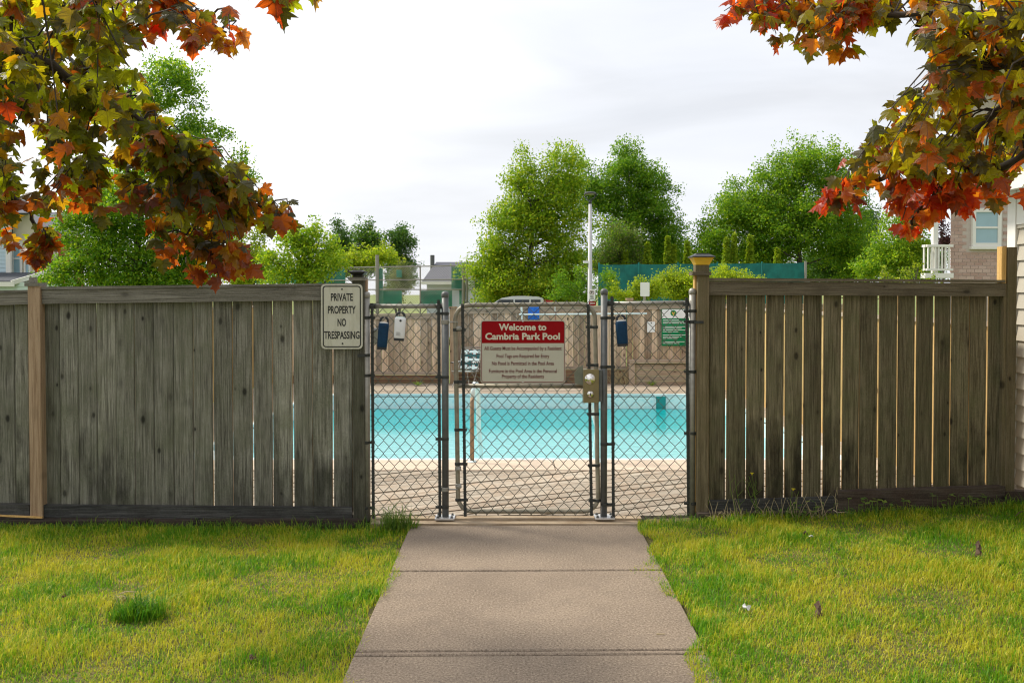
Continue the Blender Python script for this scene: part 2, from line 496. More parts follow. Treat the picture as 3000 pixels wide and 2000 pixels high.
# grass blades: patches of straw and green
def grassmat(name):
    m, t, b, o = new_mat(name)
    v = coords(t, rand=False)
    ge = N(t, 'ShaderNodeNewGeometry')
    big = noise(t, v, 1.5, 5, 0.62)
    med = noise(t, v, 6.0, 3, 0.6)
    ad = N(t, 'ShaderNodeMath', operation='MULTIPLY_ADD')
    t.links.new(med, ad.inputs[0])
    ad.inputs[1].default_value = 0.45
    t.links.new(big, ad.inputs[2])
    ad2 = N(t, 'ShaderNodeMath', operation='MULTIPLY_ADD')
    t.links.new(ge.outputs['Random Per Island'], ad2.inputs[0])
    ad2.inputs[1].default_value = 0.38
    t.links.new(ad.outputs[0], ad2.inputs[2])
    rp = N(t, 'ShaderNodeValToRGB')
    e = rp.color_ramp.elements
    e[0].position, e[0].color = 0.72, (0.11, 0.31, 0.008, 1)
    e[1].position, e[1].color = 1.17, (0.64, 0.55, 0.12, 1)
    for p, cc in ((0.81, (0.20, 0.40, 0.010, 1)), (0.92, (0.38, 0.48, 0.014, 1)), (1.03, (0.58, 0.55, 0.035, 1))):
        x = e.new(p)
        x.color = cc
    t.links.new(ad2.outputs[0], rp.inputs[0])
    t.links.new(rp.outputs[0], b.inputs['Base Color'])
    b.inputs['Roughness'].default_value = 0.5
    b.inputs['Specular IOR Level'].default_value = 0.3
    tr = N(t, 'ShaderNodeBsdfTranslucent')
    t.links.new(rp.outputs[0], tr.inputs['Color'])
    ms = N(t, 'ShaderNodeMixShader')
    ms.inputs[0].default_value = 0.5
    t.links.new(b.outputs[0], ms.inputs[1])
    t.links.new(tr.outputs[0], ms.inputs[2])
    t.links.new(ms.outputs[0], o.inputs[0])
    return m


M['grass'] = grassmat('short_lawn_grass')
M['tuft'] = leafmat('rich_green_grass', (0.085, 0.22, 0.010), (0.16, 0.38, 0.014), 0.4, 0.5, 0.3, 0.35, 0.03)
M['fringe'] = leafmat('fringe_grass', (0.12, 0.24, 0.015), (0.2, 0.38, 0.02), 0.4, 0.5, 0.3, 0.45, 0.04)
M['weed'] = leafmat('weed_green', (0.13, 0.21, 0.035), (0.2, 0.33, 0.04), 0.4, 0.5, 0.3, 0.3, 0.03)
M['flower'] = leafmat('yellow_petal', (0.75, 0.62, 0.03), (0.8, 0.65, 0.03), 0.35, 0.5, 0.2, 0.05, 0.0)

# pool water: pale near side running to turquoise at the far side, rippled
m, t, b, o = new_mat('pool_water')
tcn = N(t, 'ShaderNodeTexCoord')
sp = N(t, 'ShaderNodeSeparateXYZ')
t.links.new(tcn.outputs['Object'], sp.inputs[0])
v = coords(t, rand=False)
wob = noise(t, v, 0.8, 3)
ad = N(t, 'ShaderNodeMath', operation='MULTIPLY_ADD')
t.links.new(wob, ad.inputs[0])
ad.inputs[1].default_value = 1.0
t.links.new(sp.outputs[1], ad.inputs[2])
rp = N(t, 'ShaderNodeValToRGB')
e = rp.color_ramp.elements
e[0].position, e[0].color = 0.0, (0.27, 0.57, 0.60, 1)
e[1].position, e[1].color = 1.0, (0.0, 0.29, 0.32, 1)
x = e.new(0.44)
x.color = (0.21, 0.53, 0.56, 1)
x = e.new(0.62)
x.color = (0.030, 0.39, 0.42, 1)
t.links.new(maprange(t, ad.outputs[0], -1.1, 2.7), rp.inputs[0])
c = mixc(t, maprange(t, noise(t, coords(t, (1.2, 3.2, 1), rand=False), 3.0, 4), 0.5, 0.75, 0, 0.35), rp.outputs[0], (0.14, 0.47, 0.49))
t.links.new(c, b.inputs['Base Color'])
b.inputs['Roughness'].default_value = 0.06
b.inputs['IOR'].default_value = 1.33
b.inputs['Specular IOR Level'].default_value = 0.27
bump(t, b, noise(t, coords(t, (1.0, 2.6, 1), rand=False), 5.0, 4, 0.55), 0.28, 0.05)
M['water'] = m

# pool liner with a printed tile band near the top
m, t, b, o = new_mat('pool_liner')
tcn = N(t, 'ShaderNodeTexCoord')
ck = N(t, 'ShaderNodeTexVoronoi')
ck.inputs['Scale'].default_value = 16.0
t.links.new(tcn.outputs['Object'], ck.inputs['Vector'])
sp = N(t, 'ShaderNodeSeparateXYZ')
t.links.new(tcn.outputs['Object'], sp.inputs[0])
lo = maprange(t, sp.outputs[2], -0.045, -0.047, 0, 1)
c1 = mixc(t, maprange(t, ck.outputs['Distance'], 0.2, 0.6), (0.62, 0.88, 0.92), (0.80, 0.96, 0.97))
c = mixc(t, lo, (0.80, 0.96, 0.97), c1)
t.links.new(c, b.inputs['Base Color'])
b.inputs['Roughness'].default_value = 0.35
M['liner'] = m
M['rim'] = plain('white_pool_rim', (0.66, 0.79, 0.82), 0.35, 0, 0.05, 5)

LEAF = {
    'red': leafmat('red_maple_leaf', (0.28, 0.046, 0.012), (0.90, 0.15, 0.010), 0.62, 0.36, 0.5, 0.35, 0.014, True),
    'orange': leafmat('orange_maple_leaf', (0.27, 0.085, 0.012), (0.92, 0.36, 0.012), 0.62, 0.36, 0.5, 0.3, 0.03, True),
    'olive': leafmat('olive_maple_leaf', (0.12, 0.122, 0.010), (0.70, 0.66, 0.012), 0.66, 0.36, 0.5, 0.35, 0.03, True),
    'dark': leafmat('dark_maple_leaf', (0.05, 0.052, 0.018), (0.34, 0.28, 0.018), 0.52, 0.36, 0.38, 0.35, 0.03, True),
}


# ------------------------------------------------------------------ mesh building
class MB:
    def __init__(s):
        s.v, s.f, s.mi = [], [], []

    def add(s, vs, fs, k=0):
        n = len(s.v)
        s.v += [tuple(p) for p in vs]
        s.f += [tuple(i + n for i in f) for f in fs]
        s.mi += [k] * len(fs)

    def box(s, lo, hi, k=0, ch=0.0):
        x0, y0, z0 = lo
        x1, y1, z1 = hi
        if ch:
            pr = [(x0 + ch, y0), (x1 - ch, y0), (x1, y0 + ch), (x1, y1 - ch), (x1 - ch, y1), (x0 + ch, y1), (x0, y1 - ch), (x0, y0 + ch)]
            vs = [(x, y, z0) for x, y in pr] + [(x, y, z1) for x, y in pr]
            fs = [(i, (i + 1) % 8, 8 + (i + 1) % 8, 8 + i) for i in range(8)] + [tuple(range(7, -1, -1)), tuple(range(8, 16))]
            s.add(vs, fs, k)
            return
        vs = [(x0, y0, z0), (x1, y0, z0), (x1, y1, z0), (x0, y1, z0), (x0, y0, z1), (x1, y0, z1), (x1, y1, z1), (x0, y1, z1)]
        s.add(vs, [(0, 3, 2, 1), (4, 5, 6, 7), (0, 1, 5, 4), (1, 2, 6, 5), (2, 3, 7, 6), (3, 0, 4, 7)], k)

    def beam(s, p0, p1, w, h, k=0, up=(0, 0, 1)):
        """bar between two points; w across, h along up; the points are the middle of its ends"""
        p0, p1 = Vector(p0), Vector(p1)
        d = (p1 - p0).normalized()
        u = Vector(up)
        a = d.cross(u).normalized() * (w / 2)
        c = a.cross(d).normalized() * (h / 2)
        vs = [p + sa * a + sc * c for p in (p0, p1) for sa, sc in ((-1, -1), (1, -1), (1, 1), (-1, 1))]
        s.add(vs, [(0, 1, 2, 3), (7, 6, 5, 4), (0, 4, 5, 1), (1, 5, 6, 2), (2, 6, 7, 3), (3, 7, 4, 0)], k)

    def tube(s, pts, r, seg=8, k=0, cap=True):
        pts = [Vector(p) for p in pts]
        rs = r if isinstance(r, (list, tuple)) else [r] * len(pts)
        n0 = len(s.v)
        ref = None
        for i, p in enumerate(pts):
            d = (pts[min(i + 1, len(pts) - 1)] - pts[max(i - 1, 0)]).normalized()
            if ref is None:
                ref = Vector((0, 0, 1)) if abs(d.z) < 0.9 else Vector((1, 0, 0))
            a = d.cross(ref).normalized()
            b2 = d.cross(a).normalized()
            ref = b2.cross(d).normalized() if False else ref
            for j in range(seg):
                w = 2 * math.pi * j / seg
                s.v.append(tuple(p + a * (rs[i] * math.cos(w)) + b2 * (rs[i] * math.sin(w))))
        for i in range(len(pts) - 1):
            for j in range(seg):
                a0 = n0 + i * seg + j
                a1 = n0 + i * seg + (j + 1) % seg
                s.f.append((a0, a1, a1 + seg, a0 + seg))
                s.mi.append(k)
        if cap:
            s.f.append(tuple(n0 + j for j in range(seg - 1, -1, -1)))
            s.f.append(tuple(n0 + (len(pts) - 1) * seg + j for j in range(seg)))
            s.mi += [k, k]

    def lathe(s, c, prof, seg=16, k=0):
        """prof: list of (radius, z) above point c, turned about Z"""
        n0 = len(s.v)
        for r, z in prof:
            for j in range(seg):
                w = 2 * math.pi * j / seg
                s.v.append((c[0] + r * math.cos(w), c[1] + r * math.sin(w), c[2] + z))
        for i in range(len(prof) - 1):
            for j in range(seg):
                a0, a1 = n0 + i * seg + j, n0 + i * seg + (j + 1) % seg
                s.f.append((a0, a1, a1 + seg, a0 + seg))
                s.mi.append(k)
        s.f.append(tuple(n0 + j for j in range(seg - 1, -1, -1)))
        s.f.append(tuple(n0 + (len(prof) - 1) * seg + j for j in range(seg)))
        s.mi += [k, k]

    def plate(s, poly, y0, y1, k=0):
        """outline in X-Z given a thickness from y0 (front) to y1"""
        n = len(poly)
        vs = [(x, y0, z) for x, z in poly] + [(x, y1, z) for x, z in poly]
        fs = [tuple(range(n)), tuple(range(2 * n - 1, n - 1, -1))] + [(i, n + i, n + (i + 1) % n, (i + 1) % n) for i in range(n)]
        s.add(vs, fs, k)

    def prism(s, poly, z0, z1, k=0):
        """outline in X-Y extruded in Z"""
        n = len(poly)
        vs = [(x, y, z0) for x, y in poly] + [(x, y, z1) for x, y in poly]
        fs = [tuple(range(n - 1, -1, -1)), tuple(range(n, 2 * n))] + [(i, (i + 1) % n, n + (i + 1) % n, n + i) for i in range(n)]
        s.add(vs, fs, k)

    def build(s, name, mat, parent=None, at=None, smooth=False, kind=None):
        me = bpy.data.meshes.new(name)
        off = Vector(at) if at is not None else Vector((0, 0, 0))
        me.from_pydata([(p[0] - off.x, p[1] - off.y, p[2] - off.z) for p in s.v], [], s.f)
        mats = mat if isinstance(mat, (list, tuple)) else [mat]
        for q in mats:
            me.materials.append(M[q] if isinstance(q, str) else q)
        if len(mats) > 1:
            me.polygons.foreach_set('material_index', s.mi)
        if smooth:
            me.polygons.foreach_set('use_smooth', [True] * len(me.polygons))
        me.update()
        return link(name, me, parent, off, kind)


def link(name, me, parent=None, loc=(0, 0, 0), kind=None):
    ob = bpy.data.objects.new(name, me)
    C.objects.link(ob)
    loc = Vector(loc)
    if parent is not None:
        ob.parent = parent
        ob.location = loc - world_loc(parent)
    else:
        ob.location = loc
    if kind:
        ob['kind'] = kind
    return ob


def world_loc(o):
    v = Vector(o.location)
    while o.parent is not None:
        o = o.parent
        v = v + Vector(o.location)
    return v


def tag(ob, label, cat, group=None):
    ob['label'] = label
    ob['category'] = cat
    if group:
        ob['group'] = group
    return ob


def thing(name, label, cat, loc, group=None):
    ob = bpy.data.objects.new(name, None)
    ob.empty_display_size = 0.1
    C.objects.link(ob)
    ob.location = loc
    return tag(ob, label, cat, group)


def fastmesh(name, co, faces, mat):
    """co: (N,3) array, faces: (F,k) array of equal length faces"""
    me = bpy.data.meshes.new(name)
    nf, k = faces.shape
    me.vertices.add(len(co))
    me.vertices.foreach_set('co', np.ascontiguousarray(co, dtype=np.float32).ravel())
    me.loops.add(nf * k)
    me.loops.foreach_set('vertex_index', np.ascontiguousarray(faces, dtype=np.int32).ravel())
    me.polygons.add(nf)
    me.polygons.foreach_set('loop_start', np.arange(0, nf * k, k, dtype=np.int32))
    me.update(calc_edges=True)
    me.materials.append(M[mat] if isinstance(mat, str) else mat)
    return me


def rrect(x0, z0, x1, z1, r, n=5):
    out = []
    for cx, cz, a0 in ((x1 - r, z0 + r, -90), (x1 - r, z1 - r, 0), (x0 + r, z1 - r, 90), (x0 + r, z0 + r, 180)):
        for i in range(n + 1):
            a = R(a0 + 90 * i / n)
            out.append((cx + r * math.cos(a), cz + r * math.sin(a)))
    return out


def text(s, centre, height, mat, parent, xs=1.0, bold=0.0, name='lettering', width=None):
    """raised print facing the camera side; height = capital height"""
    cu = bpy.data.curves.new(name, 'FONT')
    cu.body = s
    cu.align_x = 'CENTER'
    cu.align_y = 'CENTER'
    cu.size = height / 0.70
    cu.extrude = 0.0006
    cu.offset = bold
    cu.resolution_u = 3
    tmp = bpy.data.objects.new(name, cu)
    C.objects.link(tmp)
    bpy.context.view_layer.update()
    me = bpy.data.meshes.new_from_object(tmp.evaluated_get(bpy.context.evaluated_depsgraph_get()))
    bpy.data.objects.remove(tmp)
    me.name = name
    xsv = [v.co.x for v in me.vertices]
    if width and xsv:
        xs = width / (max(xsv) - min(xsv))
    cx = (max(xsv) + min(xsv)) / 2
    ys = [v.co.y for v in me.vertices]
    for v in me.vertices:
        x, y, z = v.co
        v.co = ((x - cx) * xs, -z, y)
    me.materials.clear()
    me.materials.append(M[mat])
    me.update()
    return link(name, me, parent, centre)


YF = 6.5     # distance of the fence line


# ------------------------------------------------------------------ ground, path, deck, pool
def ground_z(x, y):
    r = max(0.0, min(x - 0.2, 5.0))
    return -0.028 + 0.047 * r * max(0.25, min(1.0, (y - 2.0) / 4.4)) + 0.012 * math.sin(1.7 * x + 0.6) * math.sin(2.1 * y)


PX0, PX1, PY0, PY1 = -3.3, 3.35, GY(1348, 0.03), GY(1154, 0.03)     # pool opening
YD = GY(1378, 0.03)                                             # joint between deck planks and coping

mb = MB()
o4 = [(-700, 6.45), (700, 6.45), (700, 1200), (-700, 1200)]
i4 = [(PX0 - 0.05, PY0 - 0.05), (PX1 + 0.05, PY0 - 0.05), (PX1 + 0.05, PY1 + 0.05), (PX0 - 0.05, PY1 + 0.05)]
mb.add([(x, y, -0.06) for x, y in o4 + i4], [(0, 1, 5, 4), (1, 2, 6, 5), (2, 3, 7, 6), (3, 0, 4, 7)])
mb.build('ground', 'meadow', kind='structure')

mb = MB()
xs = list(np.arange(-9, 9.01, 0.25))
ys = list(np.arange(-6, 6.51, 0.25))
vs = [(x, y, ground_z(x, y) - (0.10 if -0.68 < x < 0.87 else 0)) for y in ys for x in xs]
nx = len(xs)
mb.add(vs, [(j * nx + i, j * nx + i + 1, (j + 1) * nx + i + 1, (j + 1) * nx + i) for j in range(len(ys) - 1) for i in range(nx - 1)])
mb.build('lawn', 'thatch', kind='structure', smooth=True)
mb = MB()
mb.add([(-700, -700, -0.08), (700, -700, -0.08), (700, 6.45, -0.08), (-700, 6.45, -0.08)], [(0, 1, 2, 3)])
mb.build('ground', 'meadow', kind='structure')

# path: slabs with open joints, bed below
SX0, SX1 = -0.735, 0.915
mb = MB()
mb.box((SX0, -3.0, -0.16), (SX1, 6.38, -0.022))
path = mb.build('path', plain('dark_joint_sand', (0.05, 0.042, 0.032), 0.95), kind='structure')
y1, y2, y2b = GY(1670, 0), GY(1904, 0), GY(1916, 0)
cuts = [(6.39, y1 + 0.011), (y1 - 0.011, y2 + 0.008), (y2 - 0.006, y2b + 0.006), (y2b - 0.009, y2b - 1.45), (y2b - 1.47, y2b - 2.9), (y2b - 2.92, y2b - 4.3)]
sk = 0.012
for ya, yb in cuts:
    mb = MB()
    poly = [(SX0, yb - sk), (SX1, yb + sk), (SX1, ya + sk), (SX0, ya - sk)]
    c_ = 0.006
    inner = [(SX0 + c_, yb - sk + c_), (SX1 - c_, yb + sk + c_), (SX1 - c_, ya + sk - c_), (SX0 + c_, ya - sk - c_)]
    v8 = [(x, y, -0.02) for x, y in poly] + [(x, y, -0.006) for x, y in poly] + [(x, y, 0.0) for x, y in inner]
    f8 = [(8, 9, 10, 11)] + [(i, (i + 1) % 4, 4 + (i + 1) % 4, 4 + i) for i in range(4)] + [(4 + i, 4 + (i + 1) % 4, 8 + (i + 1) % 4, 8 + i) for i in range(4)]
    mb.add(v8, f8)
    mb.build('slab', 'concrete', path)

# near deck: diagonal planks clipped to the strip between the fence and the coping
def clip(poly, a, b_, c_):
    """keep a*x+b*y<=c"""
    out = []
    for i in range(len(poly)):
        p, q = poly[i], poly[(i + 1) % len(poly)]
        dp, dq = a * p[0] + b_ * p[1] - c_, a * q[0] + b_ * q[1] - c_
        if dp <= 0:
            out.append(p)
        if (dp < 0 < dq) or (dq < 0 < dp):
            k = dp / (dp - dq)
            out.append((p[0] + (q[0] - p[0]) * k, p[1] + (q[1] - p[1]) * k))
    return out


mb = MB()
mb.box((-4.6, 6.56, -0.055), (4.3, PY0 - 0.02, -0.012))
deck = mb.build('pool_deck', 'timber_base', kind='structure')
ang = R(27)
ux, uy = math.cos(ang), math.sin(ang)
bw = 0.14
k = -18
while k < 34:
    d0 = 5.2 + k * bw
    # strip: points p with d0 < -uy*x + ux*y < d0+bw
    c0 = (-uy * d0, ux * d0)
    c1 = (-uy * (d0 + bw - 0.019), ux * (d0 + bw - 0.019))
    L = 14
    poly = [(c0[0] - ux * L, c0[1] - uy * L), (c0[0] + ux * L, c0[1] + uy * L), (c1[0] + ux * L, c1[1] + uy * L), (c1[0] - ux * L, c1[1] - uy * L)]
    for a, b_, c_ in ((1, 0, 4.2), (-1, 0, 4.5), (0, 1, YD - 0.006), (0, -1, -6.57)):
        poly = clip(poly, a, b_, c_) if len(poly) > 2 else []
    k += 1
    if len(poly) < 3:
        continue
    cx, cy = sum(p[0] for p in poly) / len(poly), sum(p[1] for p in poly) / len(poly)
    mb = MB()
    zt = 0.03 + random.uniform(-0.004, 0.004)
    # in the plank's own axes so that the grain runs along it
    loc = [((p[0] - cx) * ux + (p[1] - cy) * uy, -(p[0] - cx) * uy + (p[1] - cy) * ux) for p in poly]
    mb.prism(loc, -0.036, 0.0)
    ob = mb.build('plank', 'deck', deck)
    ob.location = (cx, cy, zt)
    ob.rotation_euler = (0, 0, ang)
# coping and the boards round the other sides of the pool
for (xa, ya, xb, yb) in ((-4.5, YD, 0.4, PY0), (0.41, YD, 4.2, PY0)):
    mb = MB()
    mb.box((xa, ya + 0.004, -0.02), (xb, yb - 0.0, 0.035))
    mb.build('coping_board', 'coping', deck, at=(xa, ya, 0.03))
yy = PY1
while yy < 16.22:
    mb = MB()
    xa, xb = -4.5, 4.2
    mb.box((xa, yy + 0.012, -0.02), (xb, yy + 0.137, 0.03 + random.uniform(-0.002, 0.003)))
    mb.build('plank', 'deck', deck, at=(xa, yy, 0.03))
    yy += 0.142
for xa, xb in ((-4.5, PX0), (PX1, 4.2)):
    x = xa
    while x < xb - 0.05:
        mb = MB()
        mb.box((x, PY0 + 0.006, -0.02), (min(x + 0.135, xb), PY1 + 0.006, 0.03))
        mb.build('plank', 'deck', deck, at=(x, PY0, 0.03))
        x += 0.142

# pool shell with rounded corners
def pool_outline(inset, n=8):
    x0, x1, ya, yb = PX0 + inset, PX1 - inset, PY0 + inset, PY1 - inset
    r = 0.95 - inset
    out = []
    for cx, cy, a0 in ((x1 - r, ya + r, -90), (x1 - r, yb - r, 0), (x0 + r, yb - r, 90), (x0 + r, ya + r, 180)):
        for i in range(n + 1):
            a = R(a0 + 90 * i / n)
            out.append((cx + r * math.cos(a), cy + r * math.sin(a)))
    return out


WZ = -0.20
o0, o1 = pool_outline(0.0), pool_outline(0.06)
n = len(o0)
mb = MB()
mb.add([(x, y, 0.0) for x, y in o1] + [(x, y, -1.4) for x, y in o1], [(i, n + i, n + (i + 1) % n, (i + 1) % n) for i in range(n)] + [tuple(range(n, 2 * n))])
basin = mb.build('pool_basin', 'liner', kind='structure')
mb = MB()
mb.add([(x, y, 0.036) for x, y in o0] + [(x, y, 0.040) for x, y in o1] + [(x, y, -0.012) for x, y in o1],
       [(i, (i + 1) % n, n + (i + 1) % n, n + i) for i in range(n)] + [(n + i, n + (i + 1) % n, 2 * n + (i + 1) % n, 2 * n + i) for i in range(n)])
# corner fillets between the square opening and the rounded rim
for (cx, cy), idx in (((PX1, PY0), range(0, 9)), ((PX1, PY1), range(9, 18)), ((PX0, PY1), range(18, 27)), ((PX0, PY0), range(27, 36))):
    idx = list(idx)
    for a in range(len(idx) - 1):
        mb.add([(cx, cy, 0.0345), (*o0[idx[a]], 0.0345), (*o0[idx[a + 1]], 0.0345)], [(0, 2, 1)])
mb.build('pool_rim', 'rim', basin)
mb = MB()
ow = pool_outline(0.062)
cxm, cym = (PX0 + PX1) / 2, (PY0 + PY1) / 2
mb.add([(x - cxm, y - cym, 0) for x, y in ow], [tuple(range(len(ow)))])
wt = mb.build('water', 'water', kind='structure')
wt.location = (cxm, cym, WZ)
# skimmer opening in the far wall
p = W(1936, 1168, PY1 - 0.07)
sk_ = thing('pool_skimmer', 'square skimmer opening with white frame in the far pool wall', 'pool skimmer', (p.x, PY1 - 0.07, -0.05))
mb = MB()
w_ = 0.115
mb.box((p.x - w_, PY1 - 0.085, 0.0), (p.x + w_, PY1 - 0.062, 0.03))
mb.box((p.x - w_, PY1 - 0.085, -0.20), (p.x - w_ + 0.035, PY1 - 0.062, 0.0))
mb.box((p.x + w_ - 0.035, PY1 - 0.085, -0.20), (p.x + w_, PY1 - 0.062, 0.0))
mb.build('frame', 'rim', sk_)
mb = MB()
mb.box((p.x - w_ + 0.035, PY1 - 0.075, -0.20), (p.x + w_ - 0.035, PY1 - 0.063, 0.0))
mb.build('opening', plain('dark_teal_opening', (0.01, 0.30, 0.30), 0.5), sk_)

# threshold beam at the deck edge under the gate
for (xa, xb, ya_, yb_, y0_, y1_) in ((1085, 1880, 1519, 1537, YF - 0.11, YF - 0.02), (1085, 1880, 1508, 1520, YF - 0.02, YF + 0.06)):
    mb = MB()
    p0, p1 = W(xa, yb_, y0_), W(xb, ya_, y0_)
    mb.box((p0.x, y0_, -0.06), (p1.x, y1_, 0.012 if y0_ < YF - 0.05 else 0.026))
    mb.build('edge_beam', 'beam', deck, at=(p0.x, y0_, 0))


# ------------------------------------------------------------------ left and right board fences
def board(parent, x0, x1, ytop, ybot, mat, Y0=YF + 0.012, th=0.019):
    """one upright board seen between columns x0..x1 and rows ytop..ybot"""
    pm = (ytop + ybot) / 2
    a, b_ = W(x0, pm, Y0), W(x1, pm, Y0)
    zt, zb = W(x0, ytop, Y0).z, W(x0, ybot, Y0).z
    mb = MB()
    dy = random.uniform(-0.003, 0.003)
    lo, hi = (a.x, Y0 + dy, zb), (b_.x, Y0 + th + dy, zt)
    at = ((a.x + b_.x) / 2, Y0 + dy, zb)
    mb.box(lo, hi, ch=0.0045)
    mb.mi[2] = mb.mi[6] = 1                # sawn edges; where gaps are open, sunlight is put into their honey colour
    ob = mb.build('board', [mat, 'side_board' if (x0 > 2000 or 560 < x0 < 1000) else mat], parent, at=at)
    ob.rotation_euler = (random.uniform(-0.002, 0.002), random.uniform(-0.0012, 0.0012), 0)
    return ob


def rail(parent, name, xa, ya0, ya1, xb, yb0, yb1, mat, Y0, th):
    """long board: at its left end (xa) it spans rows ya0..ya1, at its right end (xb) rows yb0..yb1"""
    mb = MB()
    c = [W(xa, ya1, Y0), W(xb, yb1, Y0), W(xb, yb0, Y0), W(xa, ya0, Y0)]
    back = [Vector((p.x, Y0 + th, p.z)) for p in c]
    mb.add(c + back, [(0, 1, 2, 3), (7, 6, 5, 4), (0, 4, 5, 1), (1, 5, 6, 2), (2, 6, 7, 3), (3, 7, 4, 0)])
    return mb.build(name, mat, parent, at=c[0])


def post(parent, x0, x1, ytop, ybot, mat, Y0, dep, name='post'):
    a, b_ = W(x0, (ytop + ybot) / 2, Y0), W(x1, (ytop + ybot) / 2, Y0)
    zt, zb = W(x0, ytop, Y0).z, W(x0, ybot, Y0).z
    mb = MB()
    mb.box((a.x, Y0, zb), (b_.x, Y0 + dep, zt), ch=0.004)
    return mb.build(name, mat, parent, at=((a.x + b_.x) / 2, Y0, zb))


fl = thing('board_fence', 'weathered grey board fence left of the gate with a paler tan post', 'fence', (-2.5, YF, -0.03))
LB = [(-310, -253), (-252, -195), (-194, -137), (-135, -72), (-70, -12), (-10, 43), (44, 84), (118, 175), (176, 229), (230.5, 284), (285, 339), (340, 394), (395, 450), (451.5, 508),
      (509, 565), (567, 623), (626.5, 681), (682.5, 739), (743, 797.5), (799.5, 856), (860.5, 915), (915.7, 973), (977, 1032)]
for i, (a, b_) in enumerate(LB):
    board(fl, a, b_, 862 if a < 100 else 850, 1500, 'fence_left', YF + 0.015 + (0.004 if i % 2 else 0))
rail(fl, 'top_rail', 119, 849, 890, 1031, 835, 879, 'rail_left', YF - 0.025, 0.036)
rail(fl, 'cap_strip', 119, 840, 848.5, 1033, 829, 834.5, 'rail_left', YF - 0.035, 0.085)
rail(fl, 'top_rail', -330, 868, 905, 84, 857, 891, 'rail_left', YF - 0.025, 0.036)
rail(fl, 'cap_strip', -330, 858, 867, 84, 849, 856.5, 'rail_left', YF - 0.035, 0.085)
rail(fl, 'bottom_rail', 124, 1479, 1515, 1031, 1487, 1521, 'rail_low', YF - 0.03, 0.038)
rail(fl, 'bottom_rail', -330, 1474, 1503, 86, 1477, 1506, 'rail_low', YF - 0.03, 0.038)
rail(fl, 'base_timber', -330, 1524, 1556, 430, 1524, 1556, 'timber_base', YF - 0.10, 0.19)
rail(fl, 'base_timber', 433, 1524, 1556, 1066, 1524, 1556, 'timber_base', YF - 0.095, 0.19)
rail(fl, 'loose_lath', -330, 1494, 1497.5, 122, 1514, 1518, 'fresh_and_sunlit', YF - 0.075, 0.02)
post(fl, 84, 120, 838, 1520, 'post_tan', YF - 0.05, 0.095)
pc = post(fl, 70, 114, 828, 838.2, 'rail_left', YF - 0.06, 0.115, 'post_collar')
post(fl, 84, 100, 812, 828, 'rail_left', YF - 0.04, 0.05, 'post_stub')
post(fl, 1033, 1068, 822, 1528, 'post_left', YF - 0.03, 0.095)
post(fl, 1022, 1070, 812, 822, 'rail_left', YF - 0.045, 0.125, 'post_collar')
post(fl, 1034, 1062, 806, 812, 'post_left', YF - 0.02, 0.075, 'post_stub')
# inner edge of the end post: light on it painted as a paler strip
post(fl, 1069, 1076, 818, 1200, 'post_tan', YF + 0.012, 0.05, 'side_tone_strip')

fr = thing('board_fence', 'weathered brown board fence right of the gate with wide bright gaps', 'fence', (2.6, YF, 0.05))
RB = [(2078, 2125.5), (2129.5, 2185), (2187.5, 2240), (2245, 2296), (2300, 2350), (2355, 2407), (2412.5, 2463), (2468, 2516), (2518.5, 2570), (2575, 2627), (2631, 2680), (2685, 2733),
      (2738, 2783.5), (2786.5, 2838), (2840, 2889), (2894, 2934)]
for i, (a, b_) in enumerate(RB):
    kk = (a - 2078) / 860
    board(fr, a - 0.1, b_ + 0.1, 845, 1485 - 35 * kk, 'fence_right', YF + 0.015)
rail(fr, 'top_rail', 2078, 823.3, 864, 2946, 829.6, 868, 'rail_right', YF - 0.025, 0.036)
rail(fr, 'cap_strip', 2078, 814, 822.5, 2946, 820, 827.5, 'rail_right', YF - 0.035, 0.085)
rail(fr, 'bottom_rail', 2078, 1467, 1498, 2452, 1455, 1492, 'rail_low', YF - 0.03, 0.038)
rail(fr, 'base_timber', 2046, 1504, 1530, 2452, 1500, 1530, 'timber_base', YF - 0.10, 0.19)
rail(fr, 'base_timber', 2454, 1440, 1500, 2945, 1425, 1490, 'timber_base', YF - 0.055, 0.14)
post(fr, 2043, 2077, 806, 1512, 'post_right', YF - 0.05, 0.095)
post(fr, 2033, 2042.5, 806, 1500, 'fresh_and_sunlit', YF - 0.005, 0.05, 'side_tone_strip')  # sunlight on the post's left face put into this honey strip
post(fr, 2028, 2084, 796, 806, 'rail_right', YF - 0.065, 0.125, 'post_collar')
post(fr, 2038, 2078, 776, 796, 'post_right', YF - 0.045, 0.09, 'post_stub')
post(fr, 2950, 2977, 724, 1440, 'post_right', YF - 0.03, 0.09)
post(fr, 2935, 2949.5, 722, 830, 'fresh_and_sunlit', YF - 0.02, 0.07, 'side_tone_strip')  # upper left face of the end post, with sunlight put into its colour
post(fr, 2937, 2949.5, 830.3, 1430, 'post_right', YF - 0.02, 0.06, 'side_tone_strip')
rail(fr, 'base_timber', 2946, 1440, 1480, 3150, 1440, 1480, 'timber_base', YF - 0.05, 0.1)


